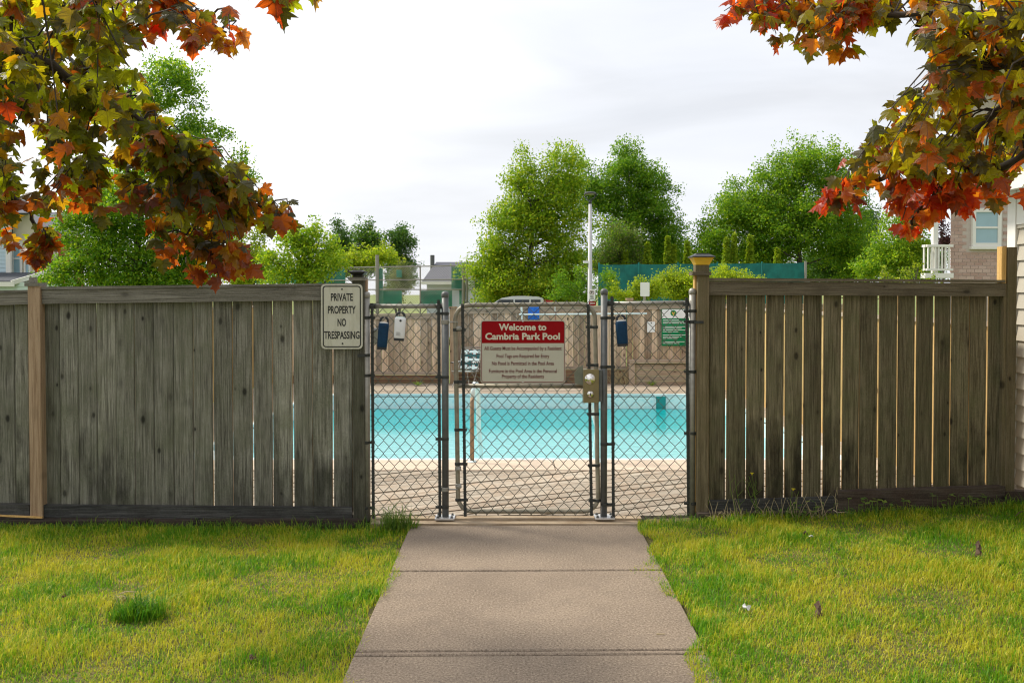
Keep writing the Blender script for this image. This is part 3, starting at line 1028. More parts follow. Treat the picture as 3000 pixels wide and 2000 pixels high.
# lamps on the two gate posts
def post_lamp(px0, px1, pyb, pym, pyt, Y, label, body):
    a, b_ = W(px0, pyb, Y), W(px1, pyb, Y)
    cx, w = (a.x + b_.x) / 2, (b_.x - a.x) / 2
    zb, zm, zt = a.z, W(px0, pym, Y).z, W(px0, pyt, Y).z
    t_ = thing('post_lamp', label, 'post lamp', (cx, Y, zb))

    def frus(name, mat, secs):
        mb = MB()
        vs = []
        for hw, z in secs:
            vs += [(cx - hw, Y - hw, z), (cx + hw, Y - hw, z), (cx + hw, Y + hw, z), (cx - hw, Y + hw, z)]
        fs = [(3, 2, 1, 0), tuple(range(len(vs) - 4, len(vs)))]
        for q in range(len(secs) - 1):
            fs += [(4 * q + i, 4 * q + (i + 1) % 4, 4 * q + 4 + (i + 1) % 4, 4 * q + 4 + i) for i in range(4)]
        mb.add(vs, fs)
        return mb.build(name, mat, t_)
    frus('lamp_body', body, [(w * 0.62, zb), (w * 0.70, zb + (zm - zb) * 0.3), (w * 0.92, zm - 0.004), (w * 0.95, zm)])
    frus('lamp_cap', 'black', [(w * 1.06, zm + 0.001), (w * 1.06, zm + 0.008), (w * 0.62, zt - 0.006), (w * 0.58, zt)])
    return t_


post_lamp(2023, 2087, 776, 755, 743, YF, 'amber glass post lamp with black cap right of the gate', 'amber')
post_lamp(1026, 1072, 806, 799, 791, YF + 0.01, 'small all black post lamp beside the white private property sign', 'black')


# ------------------------------------------------------------------ chain link
def chain_mesh(x0, x1, z0, z1, Y, d=0.0405, hh=0.096, r=0.0025):
    """woven zigzag wires, each hooked into the next"""
    mb = MB()
    nw = max(1, round((x1 - x0) / d))
    d = (x1 - x0) / nw
    nk = round((z1 - z0) / (hh / 2))
    hh = 2 * (z1 - z0) / nk
    for i in range(nw):
        pts = []
        for q in range(nk + 1):
            side = (q + i) % 2
            x = x0 + i * d + (d + 0.0035 if side else -0.0035)
            pts.append((x + random.uniform(-0.0025, 0.0025), Y + (0.0028 if side else -0.0028), z0 + q * hh / 2 + random.uniform(-0.002, 0.002)))
        pts2 = []
        for q in range(len(pts)):
            if 0 < q < len(pts) - 1:
                a, b_, c_ = Vector(pts[q - 1]), Vector(pts[q]), Vector(pts[q + 1])
                pts2.append(b_ + (a - b_) * 0.07)
                pts2.append(b_ + (c_ - b_) * 0.07)
            else:
                pts2.append(Vector(pts[q]))
        mb.tube(pts2, r, 5, cap=False)
    return mb


def band(parent, xa, xb, py, Y, r, side):
    """clamp round a post plus its ear to the tension bar: post centre xa, bar column xb (pixels)"""
    a, b_ = W(xa, py, Y), W(xb, py, Y)
    mb = MB()
    hh = 0.011
    mb.lathe((a.x, Y, a.z - hh), [(r + 0.0015, 0), (r + 0.0035, 0.002), (r + 0.0035, 2 * hh - 0.002), (r + 0.0015, 2 * hh)], 14)
    s = 1 if b_.x > a.x else -1
    mb.beam((a.x + s * r, Y - 0.008, a.z), (b_.x + s * 0.022, Y - 0.008, a.z), 0.006, 0.02)
    mb.beam((b_.x + s * 0.010, Y - 0.022, a.z), (b_.x + s * 0.010, Y + 0.012, a.z), 0.012, 0.012)
    return mb.build('brace_band', 'iron', parent)


def pipe_post(parent, px, ytop, ybot, Y, r, mat, name='post'):
    a, b_ = W(px, ytop, Y), W(px, ybot, Y)
    mb = MB()
    mb.lathe((a.x, Y, b_.z), [(r, 0), (r, a.z - b_.z - 0.012)], 18)
    ob = mb.build(name, mat, parent, smooth=False)
    shade(ob)
    mb = MB()
    z = a.z - 0.045
    mb.lathe((a.x, Y, z), [(r + 0.001, 0), (r + 0.003, 0.002), (r + 0.003, 0.018), (r + 0.0025, 0.028), (r * 0.85, 0.038), (r * 0.5, 0.044), (0.004, 0.046)], 18)
    shade(mb.build('post_cap', mat, parent))
    return ob


def shade(ob):
    for p in ob.data.polygons:
        p.use_smooth = len(p.vertices) == 4
    return ob


def tension_bar(parent, xt, yt, xb, yb, Y, mat='iron'):
    a, b_ = W(xt, yt, Y), W(xb, yb, Y)
    mb = MB()
    mb.beam((a.x, Y, a.z), (b_.x, Y, b_.z), 0.021, 0.008, up=(0, 1, 0))
    # wire ends wrapped over the bar
    k = int((a.z - b_.z) / 0.0375)
    for i in range(k):
        f = (i + 0.5) / k
        x, z = a.x + (b_.x - a.x) * f, a.z + (b_.z - a.z) * f
        s = 1 if i % 2 else -1
        mb.tube([(x - 0.014, Y - 0.006, z - 0.006 * s), (x - 0.004, Y - 0.010, z), (x + 0.014, Y - 0.006, z + 0.006 * s)], 0.0026, 5)
    return mb.build('tension_bar', mat, parent)


YC = YF + 0.005


def chain_panel(label, loc, xpa, xpb, caps, bots, rail_y, bars, bands_a, bands_b, mats, plate_on):
    t_ = thing('chain_link_panel', label, 'fence panel', loc)
    r = 0.025
    pipe_post(t_, xpa, caps[0], bots[0], YC, r, mats[0])
    pipe_post(t_, xpb, caps[1], bots[1], YC, r, mats[1])
    a, b_ = W(xpa, rail_y[0], YC), W(xpb, rail_y[1], YC)
    mb = MB()
    mb.tube([(a.x + r, YC + 0.01, a.z), (b_.x - r, YC + 0.01, b_.z)], 0.0165, 12)
    shade(mb.build('top_rail', 'galv', t_))
    for x in (a.x + r + 0.02, b_.x - r - 0.02):
        mb = MB()
        z = (a.z + b_.z) / 2
        mb.tube([(x - 0.022, YC + 0.01, z), (x + 0.022, YC + 0.01, z)], 0.021, 12)
        shade(mb.build('rail_cup', 'iron', t_))
    for (xt, yt, xb, yb) in bars:
        tension_bar(t_, xt, yt, xb, yb, YC - 0.012)
    for py in bands_a:
        band(t_, xpa, bars[0][0], py, YC, r, 1)
    for py in bands_b:
        band(t_, xpb, bars[1][0], py, YC, r, -1)
    x0, x1 = W(bars[0][0] + 2, 1200, YC).x, W(bars[1][0] - 2, 1200, YC).x
    z0, z1 = W(1200, 1519, YC).z, W(1200, 883, YC).z
    w = chain_mesh(x0, x1, z0, z1, YC - 0.012).build('wire_mesh', 'wire', t_, kind='stuff')
    # plate under the gate side post
    px = (xpa, xpb)[plate_on]
    q = W(px, bots[plate_on], YC)
    mb = MB()
    zb = max(q.z, 0.028)
    mb.box((q.x - 0.072, YC - 0.06, zb - 0.004), (q.x + 0.072, YC + 0.06, zb + 0.008))
    pl = mb.build('base_plate', 'bright_steel', t_)
    for dx, dy in ((-0.052, -0.042), (0.052, -0.042), (-0.052, 0.042), (0.052, 0.042)):
        mb = MB()
        mb.lathe((q.x + dx, YC + dy, zb + 0.008), [(0.012, 0), (0.012, 0.003), (0.008, 0.003), (0.008, 0.013)], 6)
        mb.build('bolt', 'galv_dark', pl)
    return t_


cpl = chain_panel('narrow chain link panel left of the gate holding two hanging key boxes', (-0.8, YC, 0), 1073.5, 1304, (854, 853), (1524, 1523), (897, 897),
                  [(1090, 888, 1094, 1526), (1285, 878, 1289, 1521)], [930, 1099, 1295, 1486], [918, 1104, 1285, 1484], ('galv', 'galv_dark'), 1)
cpr = chain_panel('narrow chain link panel right of the gate with a single key box', (1.0, YC, 0), 1770, 2029, (845, 844), (1514, 1508), (890, 887),
                  [(1793, 868, 1797, 1512), (2012, 872, 2017, 1510)], [931, 1074, 1300, 1476], [911, 942, 1088, 1268, 1473], ('galv_dark', 'galv'), 0)
# straps that tie the outer posts to the timber posts
for par, xa, xb, py in ((cpl, 1073.5, 1052, 1040), (cpr, 2029, 2056, 943)):
    mb = MB()
    a, b_ = W(xa, py, YC), W(xb, py, YC)
    mb.beam((a.x, YC - 0.055, a.z), (b_.x, YC - 0.06, b_.z), 0.008, 0.02)
    mb.lathe((a.x, YC, a.z - 0.011), [(0.027, 0), (0.029, 0.002), (0.029, 0.02), (0.027, 0.022)], 14)
    mb.build('strap', 'iron', par)

# ------------------------------------------------------------------ gate
gt = thing('gate', 'chain link gate with rounded tube frame, lock box and welcome sign', 'gate', (0.1, YC, 0.05))


def gw(px, py):
    return W(px, py, YC)


TLx, BLx, TRx, BRx = 1334, 1342, 1743, 1752
yT, yB = 892, 1497
rc = 42
pts = []
for cx, cy, a0, ex in ((TLx + rc, yT + rc + 2, 180, 0), (TRx - rc, yT + rc - 1, 270, 0), (BRx - rc, yB - rc, 0, 0), (BLx + rc, yB - rc, 90, 0)):
    for i in range(7):
        a = R(a0 + 90 * i / 6)
        pts.append(gw(cx + rc * math.cos(a), cy + rc * math.sin(a)))
pts.append(pts[0])
pts.insert(1, pts[0] + (pts[1] - pts[0]) * 0.01)
mb = MB()
# smooth closed loop
rr = 0.0168
n0 = len(pts) - 2
loop = [pts[0]] + pts[2:-1]
nl = len(loop)
for i, p in enumerate(loop):
    d = (loop[(i + 1) % nl] - loop[i - 1]).normalized()
    a = Vector((0, 1, 0))
    b2 = d.cross(a).normalized()
    for j in range(12):
        w = 2 * math.pi * j / 12
        mb.v.append(tuple(p + a * rr * math.cos(w) + b2 * rr * math.sin(w)))
for i in range(nl):
    for j in range(12):
        mb.f.append((i * 12 + j, i * 12 + (j + 1) % 12, ((i + 1) % nl) * 12 + (j + 1) % 12, ((i + 1) % nl) * 12 + j))
        mb.mi.append(0)
mb.build('frame', 'gate_tube', gt, smooth=True)
mb = MB()
mb.tube([gw(1340, 1130), gw(1745, 1131)], 0.0155, 12)
shade(mb.build('middle_rail', 'gate_tube', gt))
tension_bar(gt, 1355, 890, 1363, 1512, YC - 0.014)
tension_bar(gt, 1723, 890, 1733, 1510, YC - 0.014)
for py in (966, 1118, 1258, 1358, 1463):
    k = (py - 892) / 605
    band(gt, TLx + 8 * k, 1355 + 8 * k, py, YC, 0.0168, 1)
for py in (958, 1069, 1212, 1362, 1465):
    k = (py - 892) / 605
    band(gt, TRx + 9 * k, 1723 + 10 * k, py, YC, 0.0168, -1)
x0, x1 = W(1358, 1200, YC).x, W(1729, 1200, YC).x
cm = chain_mesh(x0, x1, W(1500, 1506, YC).z, W(1500, 880, YC).z, YC - 0.020)
zc_ = W(1500, 1200, YC).z
cm.v = [(x - (z - zc_) * 0.0135, y, z) for x, y, z in cm.v]      # the gate hangs a little out of square
cm.build('wire_mesh', 'wire', gt, kind='stuff')
# hinges
for (py0, py1, pclamp) in ((1371, 1422, 1432), (950, 962, 943)):
    a, b_ = gw(1342, py0), gw(1343, py1)
    hg = MB()
    for q in ((a, b_) if py1 - py0 > 30 else (b_,)):
        hg.lathe((q.x, YC, q.z - 0.016), [(0.020, 0), (0.023, 0.003), (0.023, 0.029), (0.020, 0.032)], 12)
        hg.tube([(q.x - 0.01, YC - 0.034, q.z), (q.x + 0.026, YC - 0.034, q.z)], 0.007, 8)
        hg.lathe((q.x + 0.012, YC - 0.03, q.z - 0.012), [(0.010, 0), (0.012, 0.004), (0.012, 0.02), (0.010, 0.024)], 8)
    c = gw(1304, pclamp)
    hg.lathe((c.x, YC, c.z - 0.016), [(0.0265, 0), (0.030, 0.003), (0.030, 0.029), (0.0265, 0.032)], 14)
    hg.tube([(c.x + 0.03, YC - 0.012, c.z), (b_.x - 0.006, YC - 0.012, c.z), (b_.x - 0.006, YC - 0.012, b_.z)], 0.0065, 8)
    hg.build('hinge', 'galv', gt)
# lock
a, b_ = gw(1707, 1176), gw(1752, 1080)
lk = MB()
lk.box((a.x, YC - 0.075, a.z), (b_.x, YC + 0.02, b_.z), ch=0.003)
lock = lk.build('lock_case', 'bronze', gt)
lk = MB()
a2, b3 = gw(1752.5, 1174), gw(1762, 1082)
lk.box((a2.x, YC - 0.05, a2.z), (b3.x, YC + 0.02, b3.z), ch=0.002)
lk.build('strike_plate', 'galv_dark', gt)
lk = MB()
pl = [gw(x, y) for x, y in ((1706.5, 1127), (1683, 1122), (1681, 1090), (1694, 1074), (1706.5, 1068))]
lk.plate([(p.x, p.z) for p in pl][::-1], YC - 0.045, YC - 0.038)
lk.build('guard_plate', 'plate_grey', gt)


def yturn(name, c, prof, mat, parent, seg=18):
    """turned about the Y axis, growing toward the camera"""
    mb = MB()
    mb.lathe((0, 0, 0), prof, seg)
    mb.v = [(c.x + x, c.y - z, c.z + y) for x, y, z in mb.v]
    ob = mb.build(name, mat, parent)
    return shade(ob)


q = gw(1726, 1107)
yturn('knob', Vector((q.x, YC - 0.0752, q.z)), [(0.040, 0), (0.040, 0.004), (0.034, 0.008), (0.020, 0.012), (0.020, 0.030), (0.026, 0.036), (0.027, 0.050), (0.022, 0.058), (0.008, 0.061)], 'chrome', lock)
q = gw(1727, 1151)
yturn('key_cylinder', Vector((q.x, YC - 0.0752, q.z)), [(0.027, 0), (0.027, 0.005), (0.020, 0.009), (0.018, 0.012), (0.006, 0.0125)], 'chrome', lock)
mb = MB()
mb.box((q.x - 0.003, YC - 0.092, q.z - 0.011), (q.x + 0.003, YC - 0.0885, q.z + 0.011))
mb.build('keyhole', 'black', lock)
q = gw(1708, 1174)
mb = MB()
ring = [(q.x + 0.008 * math.cos(w), YC - 0.06, q.z - 0.006 + 0.008 * math.sin(w)) for w in np.linspace(0, 2 * math.pi, 11)]
mb.tube(ring, 0.0018, 5, cap=False)
mb.build('ring', 'iron', lock)


# ------------------------------------------------------------------ signs on the fence and gate
def sign_plate(t_, x0, y0, x1, y1, Y, rad, th=0.003, mat='sign_cream', name='plate'):
    a, b_ = W(x0, y1, Y), W(x1, y0, Y)
    mb = MB()
    mb.plate(rrect(a.x, a.z, b_.x, b_.z, rad), Y, Y + th)
    return mb.build(name, mat, t_), a, b_


def outline_strip(a, b_, inset, wd_, rad, Y, th=0.0008):
    o_ = rrect(a.x + inset, a.z + inset, b_.x - inset, b_.z - inset, rad)
    i_ = rrect(a.x + inset + wd_, a.z + inset + wd_, b_.x - inset - wd_, b_.z - inset - wd_, max(0.002, rad - wd_))
    n = len(o_)
    mb = MB()
    vs = [(x, Y - th, z) for x, z in o_] + [(x, Y - th, z) for x, z in i_] + [(x, Y, z) for x, z in o_] + [(x, Y, z) for x, z in i_]
    fs = []
    for q in range(n):
        w = (q + 1) % n
        fs += [(q, w, n + w, n + q), (2 * n + q, 2 * n + w, w, q), (n + q, n + w, 3 * n + w, 3 * n + q)]
    mb.add(vs, fs)
    return mb


YS = YF - 0.045
ps = thing('property_sign', 'white metal sign reading private property no trespassing', 'sign', W(1001, 1021, YS))
m, t, b, o = new_mat('stained_white_sign')
v = coords(t, (30, 1, 5))
c = mixc(t, maprange(t, noise(t, v, 1.0, 5), 0.5, 0.75, 0, 0.55), (0.56, 0.545, 0.45), (0.33, 0.32, 0.22))
c = mixc(t, maprange(t, noise(t, coords(t), 30, 4), 0.6, 0.8, 0, 0.5), c, (0.25, 0.23, 0.16))
t.links.new(c, b.inputs['Base Color'])
b.inputs['Roughness'].default_value = 0.5
M['stained_sign'] = m
pl, a, b_ = sign_plate(ps, 941, 832, 1062, 1022, YS, 0.03, 0.003, 'stained_sign')
outline_strip(a, b_, 0.012, 0.008, 0.024, YS - 0.0006).build('border', 'ink', ps)
for s_, cy, wpx in (('PRIVATE', 871.5, 64), ('PROPERTY', 908.5, 81), ('NO', 945.5, 25), ('TRESPASSING', 982.5, 103)):
    c = W(1001.5, cy, YS - 0.001)
    text(s_, c, 21.5 / 400, 'ink', ps, width=wpx / 400, bold=0.0016)
for cx, cy in ((1002, 847), (1003.5, 1006)):
    q = W(cx, cy, YS - 0.0005)
    yturn('bolt', q, [(0.0065, 0), (0.006, 0.003), (0.002, 0.0045)], 'iron', ps, 8)

YG = YC - 0.036
ws = thing('welcome_sign', 'red and cream welcome sign fixed to the gate listing pool rules', 'sign', W(1532, 1121, YG))
pl, a, b_ = sign_plate(ws, 1408, 938, 1656.5, 1122, YG, 0.022, 0.003, 'sign_grey')
qa, qb = W(1408, 1005, YG), W(1656.5, 938, YG)
mb = MB()
rr_ = rrect(a.x + 0.006, qa.z - 0.05, b_.x - 0.006, b_.z - 0.006, 0.018)
rr_ = [(x, max(z, qa.z)) for x, z in rr_ if z > qa.z - 0.03]
xs_ = [p for p in rr_ if p[1] > qa.z + 0.001]
poly = [(a.x + 0.006, qa.z), (b_.x - 0.006, qa.z)] + [p for p in xs_]
mb.plate(poly, YG - 0.0007, YG - 0.0001)
mb.build('red_panel', 'sign_red', ws)
outline_strip(a, b_, 0.006, 0.0042, 0.018, YG - 0.0008).build('border', 'sign_redline', ws)
for s_, cx, cy, wpx, hpx, mt_, bo in (('Welcome to', 1531, 959, 139, 18.5, 'ink_cream', 0.0022), ('Cambria Park Pool', 1531, 986, 218, 18.5, 'ink_cream', 0.0022),
                                      ('All Guests Must be Accompanied by a Resident', 1532, 1020.5, 226, 10.8, 'ink_red', 0.0005),
                                      ('Pool Tags are Required for Entry', 1532, 1043, 154, 10.8, 'ink_red', 0.0005),
                                      ('No Food is Permitted in the Pool Area', 1532, 1064.5, 181, 10.8, 'ink_red', 0.0005),
                                      ('Furniture in the Pool Area is the Personal', 1532, 1087, 198, 10.8, 'ink_red', 0.0005),
                                      ('Property of the Residents', 1532, 1102.5, 123, 10.8, 'ink_red', 0.0005)):
    text(s_, W(cx, cy, YG - 0.0014), hpx / 400, mt_, ws, width=wpx / 400, bold=bo)
for cx, cy in ((1532, 941), (1532, 1119)):
    yturn('screw', W(cx, cy, YG - 0.0009), [(0.006, 0), (0.005, 0.003), (0.002, 0.004)], 'bright_steel', ws, 8)
for cx, cy, dx in ((1662, 934, 1), (1660, 1118, 1)):
    mb = MB()
    q = W(cx, cy, YG - 0.002)
    for k in range(6):
        w = random.uniform(0, 6.28)
        mb.tube([q, q + Vector((0.012 * math.cos(w), -0.004, 0.012 * math.sin(w)))], 0.0022, 5)
    mb.build('wire_tie', 'iron', ws)


# ------------------------------------------------------------------ key boxes hanging on the mesh
def key_box(label, px, ytop, ybot, wpx, tilt, colour, foot=None):
    Y = YC - 0.05
    c = W(px, ybot, Y)
    h, w = (ybot - ytop) / 400, wpx / 400
    t_ = thing('key_box', label, 'key box', c, 'key boxes hanging on the chain link')
    sh = 0.20 * h                       # shackle part
    bh = h - sh
    mb = MB()
    secs = [(0.86, 0.0), (0.95, 0.012), (0.97, bh * 0.5), (1.0, bh * 0.92), (0.93, bh)]
    prof = rrect(-0.5, -0.5, 0.5, 0.5, 0.30, 4)
    n = len(prof)
    for k_, z in secs:
        mb.v += [(x * w * k_, y * w * 0.75 * k_, z) for x, y in prof]
    for q in range(len(secs) - 1):
        mb.f += [(q * n + i, q * n + (i + 1) % n, (q + 1) * n + (i + 1) % n, (q + 1) * n + i) for i in range(n)]
    mb.f += [tuple(range(n - 1, -1, -1)), tuple(range((len(secs) - 1) * n, len(secs) * n))]
    mb.mi = [0] * len(mb.f)
    body = mb.build('body', colour, t_)
    shade(body)
    body.location = (0, 0, 0)
    mb = MB()
    mb.v = [(x * w * 0.93, y * w * 0.72, z) for z in (-0.014, 0.004) for x, y in prof]
    mb.f = [(i, (i + 1) % n, n + (i + 1) % n, n + i) for i in range(n)] + [tuple(range(n - 1, -1, -1)), tuple(range(n, 2 * n))]
    mb.mi = [0] * len(mb.f)
    ft = mb.build('bottom_cap', 'black', t_)
    ft.location = (0, 0, 0)
    mb = MB()
    rs = w * 0.36
    arc = [(-rs, 0, bh - 0.01)] + [(rs * math.cos(a), 0, bh + sh - rs * 1.0 + rs * math.sin(a)) for a in np.linspace(math.pi, 0, 11)] + [(rs, 0, bh - 0.01)]
    mb.tube(arc, w * 0.115, 9)
    sh_ = mb.build('shackle', 'black', t_, smooth=True)
    sh_.location = (0, 0, 0)
    mb = MB()
    mb.box((-w * 0.40, -w * 0.30, bh + 0.0005), (w * 0.40, w * 0.30, bh + 0.008), ch=0.004)
    cp = mb.build('collar', 'white_plastic' if colour != 'white_plastic' else 'aqua_white', t_)
    cp.location = (0, 0, 0)
    if colour == 'white_plastic':
        mb = MB()
        mb.lathe((0, 0, 0), [(0.0085, 0), (0.0085, 0.002), (0.003, 0.003)], 12)
        mb.v = [(x + w * 0.06, -w * 0.375 - z, y + bh * 0.86) for x, y, z in mb.v]
        d = mb.build('button', 'black', t_)
        d.location = (0, 0, 0)
        mb = MB()
        for q in range(4):
            mb.box((-w * 0.25, -w * 0.366, bh * (0.16 + 0.045 * q)), (w * 0.14 - 0.006 * (q % 2), -w * 0.36, bh * (0.16 + 0.045 * q) + 0.0025))
        d = mb.build('printed_lines', 'ink', t_)
        d.location = (0, 0, 0)
    else:
        mb = MB()
        mb.lathe((0, 0, 0), [(0.004, 0), (0.004, 0.003), (0.002, 0.004)], 10)
        mb.v = [(x + w * 0.2, -w * 0.372 - z, y + bh * 0.9) for x, y, z in mb.v]
        d = mb.build('rivet', 'black', t_)
        d.location = (0, 0, 0)
    t_.rotation_euler = (0, R(tilt), R(random.uniform(-6, 6)))
    return t_


key_box('dark blue key box hanging tilted beside the white key box', 1119, 929, 1018, 30, 5, 'navy')
key_box('white key box with black bottom and round black button', 1169, 915, 992, 32, 4, 'white_plastic')
key_box('dark blue key box alone on the panel right of the gate', 1824, 924, 1008, 33, -4, 'navy')
tg = thing('tag_card', 'small white card on the mesh behind the tilted blue key box', 'card', W(1094, 1005, YC + 0.03))
mb = MB()
a, b_ = W(1092, 1008, YC + 0.03), W(1108, 962, YC + 0.03)
mb.plate(rrect(a.x, a.z, b_.x, b_.z, 0.004, 2), YC + 0.03, YC + 0.032)
mb.build('card', 'sign_cream', tg)
mb = MB()
mb.box((a.x + 0.003, YC + 0.026, b_.z - 0.012), (b_.x + 0.004, YC + 0.034, b_.z + 0.004))
mb.build('clip', 'white_plastic', tg)

# ------------------------------------------------------------------ far pool fence
YB = 16.3


def far_section(label, px0, px1, ytop0, ytop1, ylow, ybase, low='boards', posts=()):
    t_ = thing('far_board_fence', label, 'fence', W((px0 + px1) / 2, ybase, YB), 'sections of the tan fence beyond the pool')
    x = px0
    while x < px1 - 3:
        w = random.uniform(14, 21)
        x2 = min(px1, x + w)
        k = (x - px0) / (px1 - px0)
        yt = ytop0 + (ytop1 - ytop0) * k
        pm = 1000
        a, b_ = W(x, pm, YB), W(x2 - 0.8, pm, YB)
        zt, zb = W(x, yt + 6, YB).z, W(x, ylow, YB).z
        dy = random.uniform(-0.006, 0.006)
        mb = MB()
        mb.box((a.x, YB + 0.03 + dy, zb), (b_.x, YB + 0.05 + dy, zt), ch=0.004)
        mb.build('board', 'far_board', t_, at=((a.x + b_.x) / 2, YB + 0.03, zb))
        x = x2
    rail(t_, 'top_rail', px0, ytop0 + 2, ytop0 + 13, px1, ytop1 + 2, ytop1 + 13, 'far_rail', YB, 0.028)
    rail(t_, 'cap_strip', px0, ytop0 - 3, ytop0 + 1.5, px1, ytop1 - 3, ytop1 + 1.5, 'far_rail', YB - 0.02, 0.1)
    rail(t_, 'bottom_rail', px0, ylow - 5, ylow + 4, px1, ylow - 5, ylow + 4, 'far_rail', YB - 0.005, 0.033)
    if low == 'boards':
        yy = ylow + 5
        while yy < ybase - 2:
            y2_ = min(ybase, yy + 11)
            rail(t_, 'low_board', px0, yy, y2_ - 0.7, px1, yy, y2_ - 0.7, 'far_low', YB + 0.02, 0.03)
            yy = y2_
    for (xa, xb, yt) in posts:
        post(t_, xa, xb, yt, ybase, 'post_tan', YB - 0.05, 0.09)
        post(t_, xa - 3, xb + 3, yt - 7, yt - 0.5, 'post_tan', YB - 0.07, 0.12, 'post_finial')
    return t_


far_section('tan board fence section beyond the pool behind the left key boxes', 420, 1316, 928, 920, 1094, 1128, posts=((1318, 1336, 905),))
far_section('tan board fence section beyond the pool behind the welcome sign', 1338, 1836, 907, 897, 1078, 1128, posts=((1838, 1853, 880),))
far_section('tan board fence section beyond the pool behind the green notice', 1855, 2560, 893, 893, 1060, 1070)
# timber planter box against the right section
bx = thing('timber_planter', 'low timber box of wide weathered planks against the far fence', 'planter', W(1930, 1132, YB - 0.35))
yy = 1068
for q in range(4):
    y2_ = yy + 16.5
    rail(bx, 'plank', 1862, yy, y2_ - 1, 2200, yy, y2_ - 1, 'far_rail' if q % 2 else 'deck', YB - 0.34 + 0.004 * (q % 2), 0.03)
    yy = y2_
rail(bx, 'top_board', 1846, 1056, 1064, 2200, 1056, 1064, 'far_rail', YB - 0.40, 0.35)
post(bx, 1843, 1861, 1064.5, 1136, 'far_rail', YB - 0.38, 0.08)

# side fences of the pool yard: lit boards seen through the gaps
for sx, lab in ((-4.65, 'tan side fence of the pool yard behind the left fence boards'), (3.66, 'tan side fence of the pool yard behind the right fence boards')):
    t_ = thing('side_fence', lab, 'fence', (sx, 11, 0))
    y = 6.75
    while y < 16.2:
        mb = MB()
        mb.box((sx, y, 0.0), (sx + 0.02, y + 0.136, 1.42))
        mb.build('board', 'side_board', t_, at=(sx, y, 0))
        y += 0.142
    mb = MB()
    mb.box((sx - 0.03, 6.75, 1.425), (sx + 0.05, 16.2, 1.46))
    mb.build('cap_strip', 'far_rail', t_, at=(sx, 6.75, 1.4))

# notices on the far fence
gs = thing('pool_notice', 'green notice board with white header and round emblem on far fence', 'notice', W(1973, 1013, YB - 0.03))
pl, a, b_ = sign_plate(gs, 1938, 905, 2022, 1013, YB - 0.03, 0.006, 0.004, 'sign_green')
mb = MB()
c0, c1 = W(1939, 932, YB), W(2021, 906, YB)
mb.plate(rrect(c0.x, c0.z, c1.x, c1.z, 0.003, 1), YB - 0.0315, YB - 0.0302)
mb.build('header', 'white_print', gs)
q = W(1973, 917, YB - 0.0318)
yturn('emblem', q, [(0.055, 0), (0.055, 0.001)], 'sign_green', gs, 16)
mb = MB()
mb.plate([(q.x - 0.035, q.z + 0.02), (q.x, q.z - 0.05), (q.x + 0.035, q.z + 0.02)], q.y - 0.003, q.y - 0.0015)
mb.build('emblem_mark', 'gold_print', gs)
for i in range(15):
    py = 936 + i * 4.9
    if i in (3, 8, 12):
        continue
    c0, c1 = W(1941, py + 1.6, YB), W(random.uniform(1985, 2016), py, YB)
    mb = MB()
    mb.box((c0.x, YB - 0.0315, c0.z), (c1.x, YB - 0.0302, c1.z))
    mb.build('printed_line', 'white_print', gs)
wn = thing('white_notice', 'small white card left of the green notice on far fence', 'notice', W(1907, 973, YB - 0.03))
sign_plate(wn, 1896, 942, 1919, 973, YB - 0.03, 0.01, 0.004, 'white_print')
yturn('pin', W(1908, 946, YB - 0.031), [(0.012, 0), (0.010, 0.004)], 'iron', wn, 8)
# pole with leaf net and the blue cloth over the fence
sp_ = thing('skimmer_pole', 'long pale aqua pole lying along the far fence with upright net frame', 'pole', W(1530, 920, YB - 0.08))
mb = MB()
mb.tube([W(1520, 921, YB - 0.09), W(1895, 918.5, YB - 0.09)], 0.016, 8)
mb.build('pole', 'aqua_white', sp_)
mb = MB()
mb.tube([W(1528, 898, YB - 0.09), W(1529, 936, YB - 0.09)], 0.018, 8)
mb.tube([W(1626, 886, YB - 0.09), W(1626, 912, YB - 0.09)], 0.008, 6)
mb.build('net_frame', 'aqua_white', sp_)
tw = MB()
a, b_ = W(1547, 936, YB - 0.03), W(1580, 893, YB - 0.03)
cols = 10
vs = []
for j in range(8):
    for i in range(cols + 1):
        x = a.x + (b_.x - a.x) * i / cols
        f = j / 7
        z = b_.z + (a.z - b_.z) * f
        y = YB - 0.035 - 0.012 * math.sin(i * 1.5 + j * 0.3) - 0.01
        vs.append((x, y, z))
tw.add(vs, [(j * 11 + i, j * 11 + i + 1, j * 11 + i + 12, j * 11 + i + 11) for j in range(7) for i in range(10)])
# the back fall over the cap
vs2 = [(x, YB + 0.09, z) for x, y, z in vs[:11]] + [(x, YB + 0.10, z - 0.2) for x, y, z in vs[:11]]
tw.add(vs[:11] + vs2, [(i, i + 1, i + 12, i + 11) for i in range(10)] + [(11 + i, 12 + i, 23 + i, 22 + i) for i in range(10)])
tag(tw.build('towel', 'towel', smooth=True), 'bright blue cloth hung over the top of the far fence', 'towel')

